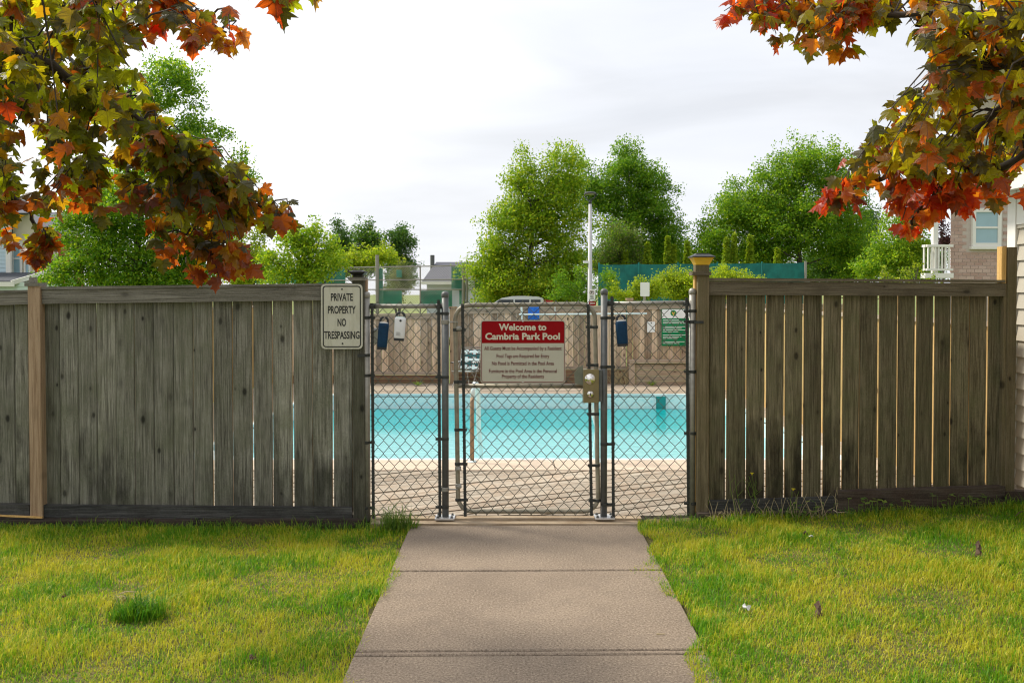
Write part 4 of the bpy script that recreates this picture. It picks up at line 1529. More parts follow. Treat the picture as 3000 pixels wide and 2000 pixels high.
# stair rails at the near edge of the pool
for lab, pleg, prail, pw in (('pool handrail with tan leg and white rail at left of the gate sign', 1383, 1393, 1410), ('pool handrail with tan leg beside the gate lock', 1765, 1732, 1740)):
    y0 = PY0 - 0.12
    a = W(pleg, 1345, y0)
    t_ = thing('pool_handrail', lab, 'handrail', (a.x, y0, 0.035), 'pair of handrails at the pool edge')
    mb = MB()
    mb.tube([(a.x, y0, 0.03), (a.x, y0, 0.62), (a.x + 0.004, y0 + 0.015, 0.66)], 0.021, 10)
    shade(mb.build('leg', 'post_tan', t_))  # deck reflected in the steel leg is painted as its tan colour
    mb = MB()
    mb.lathe((a.x, y0, 0.036), [(0.045, 0), (0.045, 0.008), (0.03, 0.018)], 14)
    mb.build('flange', 'rim', t_)
    s = 1 if prail > pleg else -1
    e = W(pw, 1345, PY0 + 0.5)
    b_ = W(prail, 1090, y0 + 0.1)
    tp = [(a.x + 0.004, y0 + 0.02, 0.66), (a.x + 0.01 * s, y0 + 0.03, 0.74), (b_.x - 0.01 * s, y0 + 0.08, 0.79), (b_.x + 0.01 * s, y0 + 0.16, 0.78), (b_.x + 0.02 * s, y0 + 0.26, 0.66),
          (e.x - 0.02 * s, PY0 + 0.35, 0.3), (e.x, PY0 + 0.45, 0.0), (e.x, PY0 + 0.5, -0.3)]
    mb = MB()
    mb.tube(tp, 0.024, 10)
    mb.build('rail', 'aqua_white', t_, smooth=True)


# webbed garden chairs beyond the pool
def garden_chair(label, px, Y, rot, web, arm):
    g = W(px, 1128, Y)
    t_ = thing('garden_chair', label, 'chair', (g.x, Y, 0.03), 'garden chairs beyond the pool')
    fr_ = MB()
    for s in (-0.26, 0.26):
        fr_.tube([(s, -0.25, 0), (s, 0.22, 0.62), (s, 0.30, 0.92)], 0.013, 7)
        fr_.tube([(s, 0.25, 0), (s, -0.27, 0.40), (s, -0.27, 0.60)], 0.013, 7)
        fr_.tube([(s, -0.27, 0.40), (s, 0.18, 0.38)], 0.013, 7)
    fr_.tube([(-0.26, 0.30, 0.92), (0.26, 0.30, 0.92)], 0.013, 7)
    fr_.tube([(-0.26, -0.27, 0.40), (0.26, -0.27, 0.40)], 0.013, 7)
    o_ = fr_.build('frame', 'galv', t_)
    o_.location = (0, 0, 0)
    for s in (-0.26, 0.26):
        mb = MB()
        for q in range(9):
            y = -0.29 + q * 0.058
            mb.box((s - 0.03, y, 0.60), (s + 0.03, y + 0.056, 0.625), k=q % 2)
        o_ = mb.build('armrest', ['black', 'white_paint'] if arm else ['white_paint', 'white_paint'], t_)
        o_.location = (0, 0, 0)
    st = MB()
    for i in range(5):
        x = -0.23 + i * 0.103
        st.beam((x + 0.02, 0.185, 0.42), (x + 0.02, 0.295, 0.90), 0.072, 0.004, up=(0, 1, 0.2), k=i % 2)
        st.beam((x + 0.02, -0.26, 0.415), (x + 0.02, 0.17, 0.395), 0.072, 0.004, k=i % 2)
    for j in range(5):
        f = 0.1 + j * 0.2
        st.beam((-0.25, 0.178 + 0.11 * f, 0.42 + 0.48 * f), (0.25, 0.178 + 0.11 * f, 0.42 + 0.48 * f), 0.004, 0.06, up=(0, 0.2, 1), k=(j + 1) % 2)
    o_ = st.build('webbing', web, t_)
    o_.location = (0, 0, 0)
    t_.rotation_euler = (0, 0, R(rot))
    t_.scale = (0.72, 0.72, 0.72)
    return t_


garden_chair('garden chair with teal and white woven webbing beyond the pool', 1366, 15.6, -22, ['teal_webbing', 'aqua_white'], True)
garden_chair('red brown garden chair half hidden behind the webbed chair', 1398, 16.05, 15, ['red_plastic', 'red_plastic'], False)


# ------------------------------------------------------------------ trees
def rand_dirs(n):
    v = rng.normal(size=(n, 3))
    return v / np.linalg.norm(v, axis=1, keepdims=True)


def leaf_quads(cen, size, flat=0.35):
    """small folded rhombic leaves around the points cen; two triangles each"""
    n = len(cen)
    d = rand_dirs(n)
    d[:, 2] -= 0.35
    d /= np.linalg.norm(d, axis=1, keepdims=True)
    up = rand_dirs(n)
    up[:, 2] = np.abs(up[:, 2]) + flat
    s = np.cross(d, up)
    s /= np.linalg.norm(s, axis=1, keepdims=True) + 1e-9
    L = size[:, None]
    v = np.empty((n, 4, 3))
    v[:, 0] = cen - d * L * 0.5
    v[:, 1] = cen + s * L * 0.30
    v[:, 2] = cen + d * L * 0.5
    v[:, 3] = cen - s * L * 0.30
    f = np.arange(n * 4).reshape(n, 4)
    return v.reshape(-1, 3), f


def crown_points(blobs, Y, dens, csz, lsize, depth=0.85, shell=0.45):
    """leaf centres: twig clusters spread through ellipsoids; blobs given in photo columns/rows of the 2352 view"""
    pts, sz, cl = [], [], []
    for bl in blobs:
        cx, cy, rx, ry = bl[:4]
        k = bl[4] if len(bl) > 4 else 1.0
        c = WD(cx, cy, Y)
        ax = rx * K / FPX * Y
        az = ry * K / FPX * Y
        ay = (ax + az) / 2 * depth
        nl = int(dens * 6.2 * k * ax * az * math.pi)
        ncl = max(3, int(nl / 38))
        # boughs first, then twig clusters on the boughs, so that light and dark clumps form
        nb = max(4, int(ncl / 8))
        ub = rand_dirs(nb)
        pb = ub * (shell + (1 - shell) * rng.random(nb) ** 0.5)[:, None]
        own = rng.integers(0, nb, ncl)
        rb = 0.36 * rng.uniform(0.6, 1.3, nb)
        w = rand_dirs(ncl)
        w[:, 2] = w[:, 2] * 0.75 + 0.1
        p = pb[own] + w * (rb[own] * rng.random(ncl) ** 0.5)[:, None]
        k_ = rng.random(ncl) < 0.35          # inner fill so that the crown closes
        p[k_] = rand_dirs(int(k_.sum())) * (0.75 * rng.random(int(k_.sum())) ** 0.4)[:, None]
        cc = np.array([c.x, c.y, c.z]) + p * np.array([ax, ay, az])
        cl.append(cc)
        for q, pr in zip(cc, p):
            m_ = max(4, int(rng.normal(38, 10)))
            sg = csz * rng.uniform(0.5, 1.0)
            top = pr[2] > 0.45 and rng.random() < 0.6
            sx_, sz_ = (sg * 0.6, sg * 1.15) if top else (sg, sg * 0.6)
            pp = q + np.clip(rng.normal(size=(m_, 3)), -1.5, 1.5) * np.array([sx_, sx_, sz_])
            if top:
                pp[:, 2] += sg * 0.4
            pts.append(pp)
            sz.append(rng.uniform(0.7, 1.3, m_) * lsize * 0.78)
    return np.concatenate(pts), np.concatenate(sz), np.concatenate(cl)


def tree(label, blobs, Y, mat, base, dens=420, csz=0.26, lsize=0.12, trunk_r=0.14, name='tree', group='trees beyond the pool fence', bark='bark', limbs=16, cat='tree', mat2=None, zb=-0.05):
    p, s, cl = crown_points(blobs, Y, dens, csz, lsize)
    keep = p[:, 2] > 0.02
    p, s = p[keep], s[keep]
    bx_ = WD(base, 660, Y)
    t_ = thing(name, label, cat, (bx_.x, Y, zb), group)
    v, f = leaf_quads(p, s)
    me = fastmesh('crown', v - np.array([bx_.x, Y, zb]), f, mat)
    if mat2 is not None:
        me.materials.append(M[mat2] if isinstance(mat2, str) else mat2)
        me.polygons.foreach_set('material_index', (rng.random(len(f)) < 0.35).astype(np.int32))
    ob = bpy.data.objects.new('crown', me)
    C.objects.link(ob)
    ob.parent = t_
    # trunk and limbs running up into the crown
    zc = p[:, 2].mean()
    zt = np.percentile(p[:, 2], 92)
    mb = MB()
    cxm_ = p[:, 0].mean()
    spine = []
    for i in range(7):
        k = i / 6
        spine.append(Vector((bx_.x + (cxm_ - bx_.x) * k * 0.8 + 0.06 * math.sin(i * 2.1) * (i > 0), Y + 0.05 * math.cos(i * 1.7), zb + (zt - zb) * k)))
    mb.tube(spine, [trunk_r * (1.25 if i == 0 else 1 - 0.13 * i) for i in range(7)], 8)
    for q in cl[rng.choice(len(cl), min(limbs, len(cl)), replace=False)]:
        q = Vector(q)
        hh = max(zb + 0.25 * (zt - zb), min(q.z - 0.3 * abs(q.x - cxm_) - 0.3, zt * 0.85))
        k = (hh - zb) / (zt - zb) * 6
        i = min(5, int(k))
        st = spine[i] + (spine[i + 1] - spine[i]) * (k - i)
        md = st + (q - st) * 0.5 + Vector((0, 0, -0.06 * (q - st).length))
        mb.tube([st, md, q], [trunk_r * 0.32, trunk_r * 0.2, trunk_r * 0.06], 5)
    tr_ = mb.build('trunk', bark, t_)
    return t_


G = {
    'bright': leafmat('bright_green_leaf', (0.18, 0.30, 0.014), (0.36, 0.56, 0.016), 0.48, 0.5, 0.25, 0.3, 0.03),
    'yellow': leafmat('yellow_green_leaf', (0.25, 0.33, 0.016), (0.46, 0.60, 0.02), 0.48, 0.5, 0.25, 0.3, 0.03),
    'mid': leafmat('mid_green_leaf', (0.115, 0.23, 0.014), (0.24, 0.45, 0.016), 0.46, 0.5, 0.25, 0.3, 0.03),
    'deep': leafmat('deep_green_leaf', (0.048, 0.112, 0.018), (0.10, 0.23, 0.018), 0.40, 0.5, 0.25, 0.3, 0.03),
    'olive': leafmat('olive_green_leaf', (0.125, 0.160, 0.040), (0.2, 0.27, 0.045), 0.38, 0.5, 0.2, 0.3, 0.03),
    'conifer': leafmat('cedar_green', (0.24, 0.34, 0.02), (0.36, 0.5, 0.016), 0.4, 0.6, 0.15, 0.3, 0.03),
    'purple': leafmat('purple_leaf', (0.045, 0.018, 0.022), (0.10, 0.03, 0.03), 0.35, 0.5, 0.2, 0.3, 0.02),
}
tree('tall open maple with visible grey trunk behind the left fence', [(405, 165, 75, 42, 0.75), (445, 215, 45, 32, 0.55), (345, 225, 80, 45), (455, 305, 60, 42, 0.8), (395, 345, 110, 75), (520, 400, 72, 42, 0.85), (330, 470, 175, 100),
     (300, 600, 185, 68), (260, 650, 150, 40), (400, 640, 120, 45), (210, 520, 85, 105), (450, 545, 105, 85)], 26, G['mid'], 305, 330, 0.24, 0.115, 0.16, limbs=26, mat2=G['bright'])
tree('small yellow green tree behind the left fence', [(585, 595, 62, 55), (560, 635, 75, 35)], 24, G['yellow'], 585, 420, 0.2, 0.10, 0.08)
tree('loose bright green tree just left of the black post lamp', [(705, 560, 58, 52), (690, 530, 30, 30, 0.7), (735, 605, 60, 45), (665, 635, 75, 25), (640, 600, 40, 50)], 22, G['bright'], 710, 430, 0.2, 0.10, 0.08, mat2=G['yellow'])
tree('slender dark spired tree left of the tennis court', [(782, 545, 20, 40, 0.8), (778, 590, 32, 40)], 50, G['deep'], 780, 260, 0.32, 0.16, 0.1)
tree('dark spired tree in the middle beyond the tennis court', [(828, 535, 14, 30, 0.7), (858, 545, 24, 36, 0.8), (835, 590, 52, 50)], 52, G['deep'], 840, 260, 0.32, 0.16, 0.1, mat2=G['mid'])
tree('dark spired tree nearest the grey roofed house', [(925, 560, 30, 40, 0.8), (905, 580, 25, 45, 0.8), (918, 630, 38, 48)], 54, G['deep'], 915, 260, 0.32, 0.16, 0.1)
tree('low yellow green trees beside the tennis court net', [(800, 600, 42, 32), (855, 592, 52, 24), (760, 625, 40, 30)], 46, G['yellow'], 810, 300, 0.3, 0.15, 0.1)
tree('silvery bush behind the tennis court mesh', [(905, 655, 34, 40, 0.8), (935, 640, 28, 30, 0.6)], 44, G['olive'], 910, 260, 0.25, 0.13, 0.07, cat='bush', name='bush')
tree('large yellow green tree left of the street lamp', [(1208, 395, 42, 50, 0.55), (1290, 400, 55, 58, 0.9), (1215, 470, 75, 65), (1290, 500, 72, 85), (1175, 540, 68, 60), (1125, 600, 55, 45, 0.9), (1195, 630, 120, 62), (1290, 610, 66, 75), (1150, 675, 85, 40), (1270, 680, 95, 40)],
     36, G['bright'], 1210, 330, 0.30, 0.13, 0.15, limbs=24, mat2=G['yellow'])
tree('tall rounded green tree right of the street lamp', [(1440, 398, 62, 55), (1395, 440, 52, 55, 0.9), (1500, 460, 52, 66), (1455, 520, 88, 78, 0.9), (1540, 540, 38, 58, 0.9), (1345, 430, 32, 62, 0.7), (1500, 590, 60, 40)],
     42, G['mid'], 1428, 300, 0.32, 0.14, 0.16, limbs=24)
tree('dull olive tree above the teal court screen', [(1425, 558, 55, 46), (1395, 600, 40, 35), (1450, 600, 50, 30)], 37, G['olive'], 1425, 330, 0.24, 0.11, 0.09, mat2=G['mid'])
tree('leafy green bush under the street lamp', [(1385, 650, 26, 42), (1345, 655, 24, 40), (1300, 665, 40, 30)], 29, G['mid'], 1375, 420, 0.18, 0.09, 0.05, cat='bush', name='bush')
tree('broad green tree behind the right end of the teal screen', [(1865, 378, 70, 58, 0.85), (1790, 420, 68, 58), (1700, 482, 72, 66), (1930, 425, 60, 68), (1645, 560, 52, 58), (1780, 520, 125, 85), (1895, 530, 100, 85), (1960, 595, 55, 55), (1730, 590, 95, 45)],
     40, G['mid'], 1850, 290, 0.33, 0.14, 0.18, limbs=40, mat2=G['bright'])
tree('dark tree right of the broad green tree', [(1960, 560, 70, 85), (1920, 610, 70, 45)], 43, G['deep'], 1960, 300, 0.3, 0.13, 0.12)
tree('dark thicket low behind the right fence top rail', [(1880, 615, 70, 40), (1990, 605, 70, 50), (2100, 600, 70, 55), (1760, 600, 60, 40)], 47, G['deep'], 1960, 260, 0.34, 0.15, 0.08, cat='thicket', name='thicket', mat2=G['mid'])
tree('dark thicket low behind the teal screen', [(1400, 600, 60, 40), (1500, 600, 70, 45), (1610, 600, 60, 40)], 48, G['deep'], 1500, 260, 0.34, 0.15, 0.08, cat='thicket', name='thicket', mat2=G['mid'])
tree('bright rounded tree left of the white balcony', [(2055, 555, 60, 62), (2075, 610, 72, 45), (2010, 610, 45, 40), (2100, 560, 30, 50)], 27, G['bright'], 2060, 420, 0.2, 0.10, 0.1, mat2=G['mid'])
tree('small pale conifer bush nearest the balcony', [(2105, 628, 26, 26), (2130, 645, 26, 14)], 20, G['yellow'], 2105, 520, 0.09, 0.06, 0.03, cat='bush', name='bush', mat2=G['olive'])
tree('small pale conifer bush left of its twin by the balcony', [(2030, 640, 16, 22), (2065, 645, 24, 14)], 20, G['yellow'], 2030, 520, 0.08, 0.06, 0.03, cat='bush', name='bush', mat2=G['olive'])
tree('purple leaved shrub behind the balcony', [(2166, 540, 22, 34)], 28, G['purple'], 2166, 420, 0.2, 0.10, 0.05, cat='bush', name='bush')
tree('yellow green hedge plant spreading left of the amber lamp', [(1590, 660, 72, 28), (1545, 655, 40, 26), (1640, 655, 50, 34), (1600, 650, 60, 26), (1570, 665, 70, 26)], 28, G['yellow'], 1590, 800, 0.16, 0.085, 0.04, cat='bush', name='bush')
tree('yellow green hedge plant spreading right of the amber lamp', [(1700, 648, 58, 18), (1665, 634, 22, 18), (1690, 655, 70, 20)], 28.5, G['yellow'], 1700, 900, 0.16, 0.085, 0.04, cat='bush', name='bush')
tree('feathery yellow shrub beside the blank white sign', [(1505, 668, 28, 24), (1470, 672, 40, 20), (1430, 675, 40, 18), (1510, 645, 14, 14, 0.6)], 27, G['yellow'], 1500, 800, 0.14, 0.08, 0.04, cat='bush', name='bush')
tree('big low bush behind the parked cars', [(1130, 660, 55, 45), (1210, 665, 70, 40), (1280, 665, 50, 40)], 44, G['deep'], 1200, 330, 0.25, 0.12, 0.05, cat='bush', name='bush', mat2=G['mid'])


def cedar(label, cx, ytop, hw, Y):
    """conical cedar: sprays hugging a cone"""
    b_ = WD(cx, 660, Y)
    tp = WD(cx, ytop, Y)
    h = tp.z
    r = hw * 1.3 * K / FPX * Y
    n = 6500
    k = rng.random(n) ** 0.75
    ang_ = rng.random(n) * 2 * math.pi
    lump = 1 + 0.16 * np.sin(ang_ * 5 + k * 9) + 0.1 * np.sin(ang_ * 3 - k * 23)
    rad = r * (1 - k) ** 0.85 * lump * rng.uniform(0.7, 1.08, n)
    p = np.stack([b_.x + rad * np.cos(ang_), Y + rad * np.sin(ang_), h * k * 1.0], 1)
    p += rng.normal(size=p.shape) * 0.03
    t_ = thing('cedar', label, 'cedar', (b_.x, Y, -0.05), 'clipped cedars along the court screen')
    v, f = leaf_quads(p, rng.uniform(0.10, 0.19, n))
    me = fastmesh('crown', v - np.array([b_.x, Y, -0.05]), f, G['conifer'])
    ob = bpy.data.objects.new('crown', me)
    C.objects.link(ob)
    ob.parent = t_
    mb = MB()
    mb.tube([(b_.x, Y, -0.05), (b_.x, Y, h * 0.9)], [0.06, 0.01], 6)
    mb.build('trunk', 'bark', t_)


for cx, yt, hw, lab in ((1437, 578, 13, 'small cedar leftmost of the row above the teal screen'), (1487, 560, 19, 'cedar second from the left above the teal screen'), (1533, 545, 14, 'narrow tall cedar with a thin spire left of the amber lamp'),
                        (1548, 565, 12, 'short cedar tucked against the thin spired cedar'), (1578, 556, 14, 'slim cedar nearest the amber lamp on its left'), (1668, 548, 15, 'left one of two touching cedars right of the amber lamp'),
                        (1686, 540, 14, 'taller one of two touching cedars right of the amber lamp'), (1722, 543, 18, 'lone well shaped cedar right of the touching pair'), (1785, 572, 18, 'dim cedar rightmost of the row above the teal screen')):
    cedar(lab, cx, yt, hw, 36.5)

# ------------------------------------------------------------------ tennis court screens
YT = 34.0
ts = thing('court_screen', 'teal mesh windscreen fence with a pale end post', 'fence', W(2060, 830, YT))
xs_ = [1754, 1870, 1985, 2100, 2230, 2357]
for i in range(5):
    a, b_ = W(xs_[i], 860, YT), W(xs_[i + 1], 860, YT)
    mb = MB()
    zt0, zt1 = W(0, 774 - i, YT).z, W(0, 773 - i, YT).z
    n = 10
    vs = []
    for j in range(n + 1):
        f = j / n
        x = a.x + (b_.x - a.x) * f
        y = YT + 0.05 * math.sin(f * math.pi * 3)
        zz = zt0 + (zt1 - zt0) * f - 0.03 * math.sin(f * math.pi)
        vs += [(x, y, 0.0), (x, y, zz), (x, y + 0.01, 0.0), (x, y + 0.01, zz)]
    fs = []
    for j in range(n):
        q = 4 * j
        fs += [(q, q + 4, q + 5, q + 1), (q + 3, q + 7, q + 6, q + 2), (q + 1, q + 5, q + 7, q + 3)]
    mb.add(vs, fs)
    mb.build('screen_panel', 'windscreen', ts)
for i, x in enumerate(xs_):
    a = W(x, 860, YT)
    mb = MB()
    mb.tube([(a.x, YT - 0.09, 0), (a.x, YT - 0.09, W(0, 770 - i, YT).z)], 0.05 if i == 5 else 0.03, 8)
    mb.build('post', 'galv' if i == 5 else 'windscreen', ts)
# the screen turning away behind its end post
mb = MB()
a = W(2362, 860, YT)
mb.box((a.x, YT, 0), (a.x + 0.02, YT + 6, 2.75))
mb.build('screen_panel', 'windscreen', ts)

YN = 38.0
tn = thing('court_fence', 'tall chain link court fence with green screens left of the centre tree', 'fence', W(1200, 880, YN))


def nz_(px, py, Y=YN):
    return W(px, py, Y)


for px, yt, r in ((900, 790, 0.03), (1105, 747, 0.075), (1231, 779, 0.03), (1358, 772, 0.08), (1368, 780, 0.05), (1390, 780, 0.025)):
    a = nz_(px, yt)
    mb = MB()
    mb.tube([(a.x, YN, 0), (a.x, YN, a.z)], r, 8)
    mb.build('post', 'galv_light' if 'galv_light' in M else 'galv', tn)
for ya, yb in ((786, 777), (822, 818), (848, 848)):
    mb = MB()
    mb.tube([nz_(900, ya), nz_(1395, yb)], 0.028, 6)
    mb.build('rail', 'galv', tn)
x0, x1 = nz_(900, 860).x, nz_(1390, 860).x
mb = MB()
zt = nz_(0, 781).z
dd = 0.11
# two families of slanting wires
cell = dd
z0 = 0.9
nn = int((x1 - x0 + (zt - z0)) / cell)
for i in range(nn):
    xa = x0 - (zt - z0) + i * cell
    pa, pb = (xa, z0), (xa + (zt - z0), zt)
    for fl_ in (0, 1):
        (ax_, az_), (bx2, bz_) = pa, pb
        if ax_ < x0:
            az_ += x0 - ax_
            ax_ = x0
        if bx2 > x1:
            bz_ -= bx2 - x1
            bx2 = x1
        if bx2 - ax_ < 0.05:
            continue
        if fl_ == 0:
            mb.tube([(ax_, YN + 0.05, az_), (bx2, YN + 0.05, bz_)], 0.0042, 3, cap=False)
        else:
            mb.tube([(x0 + x1 - ax_, YN + 0.06, az_), (x0 + x1 - bx2, YN + 0.06, bz_)], 0.0042, 3, cap=False)
mb.build('wire_mesh', 'galv', tn, kind='stuff')
for (xa, ya, xb, yb) in ((850, 784, 1010, 830), (1108, 786, 1120, 900), (1121, 852, 1176, 900), (1160, 790, 1176, 812), (1232, 851, 1324, 900), (1322, 781, 1356, 849), (700, 790, 846, 830), (1345, 850, 1357, 892)):
    a, b_ = nz_(xa, yb), nz_(xb, ya)
    mb = MB()
    mb.box((a.x, YN + 0.12, max(0, a.z)), (b_.x, YN + 0.14, b_.z))
    mb.build('screen_panel', 'windscreen_green', tn)

# ------------------------------------------------------------------ street lamp, signs, cars
YL = 27.0
sl_ = thing('street_lamp', 'white street lamp pole with ring shaped head and small camera', 'street lamp', W(1735, 900, YL))
bz = -0.05
a = W(1729, 600, YL)
cxl = a.x
mb = MB()
ztop = W(0, 598, YL).z
mb.lathe((cxl, YL, bz), [(0.11, 0), (0.11, 0.25), (0.085, 0.3), (0.048, ztop - bz)], 14)
shade(mb.build('pole', plain('pale_grey_pole', (0.45, 0.45, 0.46), 0.5), sl_))
mb = MB()
zn = W(0, 588, YL).z
zr = W(0, 567, YL).z
mb.lathe((cxl, YL, ztop), [(0.045, 0), (0.045, zn - ztop)], 12)
for s in (-1, 1):
    rad = 17 / FPX * YL
    mb.tube([(cxl, YL, zn - 0.01), (cxl + s * rad * 0.6, YL, zn + 0.05), (cxl + s * rad * 0.95, YL, (zn + zr) / 2 + 0.04), (cxl + s * rad * 0.98, YL, zr)], 0.016, 6)
mb.build('yoke', 'lamp_metal', sl_, smooth=True)
mb = MB()
mb.lathe((cxl, YL, zr - 0.02), [(0.10, 0.0), (rad, 0.0), (rad * 1.02, 0.03), (rad * 0.8, 0.06), (0.05, 0.075)], 20)
hd = mb.build('lamp_head', 'lamp_metal', sl_)
mb = MB()
mb.lathe((cxl, YL, zr - 0.028), [(0.02, 0.0), (rad * 0.75, 0.0), (rad * 0.75, 0.007)], 18)
mb.build('lens', 'sign_cream', hd)
mb = MB()
q = W(1722, 768, YL)
mb.box((q.x - 0.14, YL - 0.05, q.z - 0.03), (q.x + 0.1, YL + 0.05, q.z + 0.04), ch=0.01)
mb.tube([(q.x + 0.02, YL, q.z - 0.03), (q.x + 0.06, YL, q.z - 0.14), (cxl, YL, q.z - 0.14)], 0.02, 6)
mb.build('camera', 'white_plastic', sl_)

fs_ = thing('fire_lane_sign', 'white no parking fire lane sign on the street lamp pole', 'sign', W(1733, 882, YL - 0.15))
YS2 = YL - 0.13
sign_plate(fs_, 1724, 847, 1744, 881, YS2, 0.02, 0.005, 'white_print')
q = W(1734, 857, YS2 - 0.002)
mb = MB()
ringp = [(q.x + 0.062 * math.cos(w), q.y - 0.003, q.z + 0.062 * math.sin(w)) for w in np.linspace(0, 2 * math.pi, 17)]
mb.tube(ringp, 0.008, 5, cap=False)
mb.beam((q.x - 0.043, q.y - 0.003, q.z + 0.043), (q.x + 0.043, q.y - 0.003, q.z - 0.043), 0.004, 0.011, up=(0, 1, 0))
mb.build('prohibition_ring', 'sign_redline', fs_)
text('P', Vector((q.x, q.y - 0.002, q.z)), 0.07, 'ink', fs_, bold=0.003)
text('FIRE', W(1734, 868.8, YS2 - 0.002), 0.045, 'ink', fs_, width=0.1, bold=0.002)
text('LANE', W(1734, 874.5, YS2 - 0.002), 0.045, 'ink', fs_, width=0.11, bold=0.002)
for cx in (1727, 1741):
    yturn('bolt', W(cx, 877.5, YS2 - 0.002), [(0.014, 0), (0.010, 0.006)], 'ink', fs_, 8)
rs_ = thing('red_sign', 'small red sign below the fire lane sign', 'sign', W(1736, 893, YS2))
sign_plate(rs_, 1725, 883.5, 1746, 895, YS2, 0.02, 0.005, 'sign_red')
mb = MB()
a, b_ = W(1728, 889.6, YS2), W(1743, 887.4, YS2)
mb.box((a.x, YS2 - 0.003, a.z), (b_.x, YS2 - 0.0005, b_.z))
mb.build('printed_line', 'white_print', rs_)
bs = thing('back_of_sign', 'blank white back of a road sign on a thin post', 'sign', W(1889, 890, 25.0))
sign_plate(bs, 1876, 827, 1903, 868, 25.0, 0.02, 0.005, 'white_print')
mb = MB()
a = W(1890, 830, 24.95)
mb.box((a.x - 0.03, 25.01, -0.05), (a.x + 0.03, 25.06, W(0, 829, 25.0).z), ch=0.008)
mb.build('post', 'galv', bs)


def car(label, px_nose, px_tail, Y, ztop, paint, name='parked_car'):
    """side view facing left: profile extruded with windows, wheels, lamps"""
    a, b_ = W(px_nose, 900, Y).x, W(px_tail, 900, Y).x
    L = b_ - a
    t_ = thing(name, label, 'car', ((a + b_) / 2, Y, -0.05), 'parked cars beyond the far fence')
    P = [(0.0, 0.32), (0.0, 0.66), (0.03, 0.86), (0.30, 1.02), (0.50, 1.10), (0.61, ztop - 0.17), (0.65, ztop - 0.07), (0.73, ztop - 0.01), (0.82, ztop), (0.93, ztop - 0.02), (0.965, ztop - 0.07), (0.985, 1.05), (1.0, 0.85), (1.0, 0.35), (0.9, 0.25), (0.1, 0.25)]
    poly = [(a + L * x, z - 0.05) for x, z in P][::-1]
    mb = MB()
    mb.plate(poly, Y - 0.86, Y + 0.86)
    body = mb.build('body', paint, t_)
    for xa, xb, xc, xd in ((0.54, 0.635, 0.74, 0.74), (0.752, 0.752, 0.86, 0.86), (0.872, 0.872, 0.945, 0.945)):
        mb = MB()
        z0_, z1_ = 1.08, ztop - 0.17
        mb.plate([(a + L * xa, z0_), (a + L * xd, z0_), (a + L * xc, z1_), (a + L * xb, z1_)], Y - 0.868, Y - 0.862)
        mb.build('window', 'glass_dark', t_)
    for fx in (0.17, 0.82):
        for s in (-1, 1):
            mb = MB()
            mb.lathe((0, 0, 0), [(0.31, -0.1), (0.33, -0.08), (0.33, 0.08), (0.31, 0.1)], 16)
            mb.v = [(a + L * fx + x, Y + s * 0.80 - z, 0.28 + y) for x, y, z in mb.v]
            wh = mb.build('wheel', 'black', t_)
            mb = MB()
            mb.lathe((0, 0, 0), [(0.2, -0.106), (0.2, 0.106)], 12)
            mb.v = [(a + L * fx + x, Y + s * 0.80 - z, 0.28 + y) for x, y, z in mb.v]
            mb.build('rim', 'bright_steel', wh)
    for s in (-1, 1):
        mb = MB()
        mb.box((a - 0.012, Y + s * 0.62 - 0.15, 0.58), (a + 0.01, Y + s * 0.62 + 0.15, 0.72))
        mb.build('headlight', 'glass', t_)
        mb = MB()
        mb.box((b_ - 0.03, Y + s * 0.66 - 0.1, 0.75), (b_ + 0.012, Y + s * 0.66 + 0.1, 1.0))
        mb.build('tail_light', 'sign_red', t_)
    return t_


car('white parked car with dark side windows behind the far fence', 1225, 1602, 31.0, 1.64, 'car_white')
car('red parked car half hidden behind the white car', 1290, 1636, 33.2, 1.50, 'car_red')
car_blue = MB()


# ------------------------------------------------------------------ houses
def lap_siding(mb, x0, x1, z0, z1, Y, pitch, k=0):
    """clapboards: each course tilts out at its lower edge"""
    z = z0
    while z < z1 - 0.01:
        zz = min(z + pitch, z1)
        mb.add([(x0, Y - 0.018, z), (x1, Y - 0.018, z), (x1, Y - 0.002, zz), (x0, Y - 0.002, zz), (x0, Y, z), (x1, Y, z)], [(0, 1, 2, 3), (4, 5, 1, 0)], k)
        z = zz


def window(parent, x0, x1, z0, z1, Y, fw=0.09, glass='glass', bars=True):
    mb = MB()
    mb.box((x0, Y - 0.06, z0), (x0 + fw, Y + 0.02, z1))
    mb.box((x1 - fw, Y - 0.06, z0), (x1, Y + 0.02, z1))
    mb.box((x0 + fw, Y - 0.06, z1 - fw), (x1 - fw, Y + 0.02, z1))
    mb.box((x0 + fw, Y - 0.06, z0), (x1 - fw, Y + 0.02, z0 + fw))
    w = mb.build('window', 'trim_white', parent)
    zm = (z0 + z1) / 2
    for a, b_ in ((z0 + fw, zm - 0.025), (zm + 0.025, z1 - fw)):
        mb = MB()
        mb.box((x0 + fw, Y - 0.028, a), (x1 - fw, Y - 0.018, b_))
        mb.build('pane', glass, w)
    mb = MB()
    mb.box((x0 + fw, Y - 0.045, zm - 0.025), (x1 - fw, Y - 0.01, zm + 0.025))
    mb.build('sash_bar', 'trim_white', w)
    mb = MB()
    mb.box((x0 - 0.04, Y - 0.09, z0 - 0.07), (x1 + 0.04, Y + 0.02, z0 - 0.002))
    mb.build('sill', 'trim_white', w)
    return w


# pale blue house at the left edge
YH = 30.0


def hd_(dx, dy, Y=YH):
    return WD(dx, dy, Y)


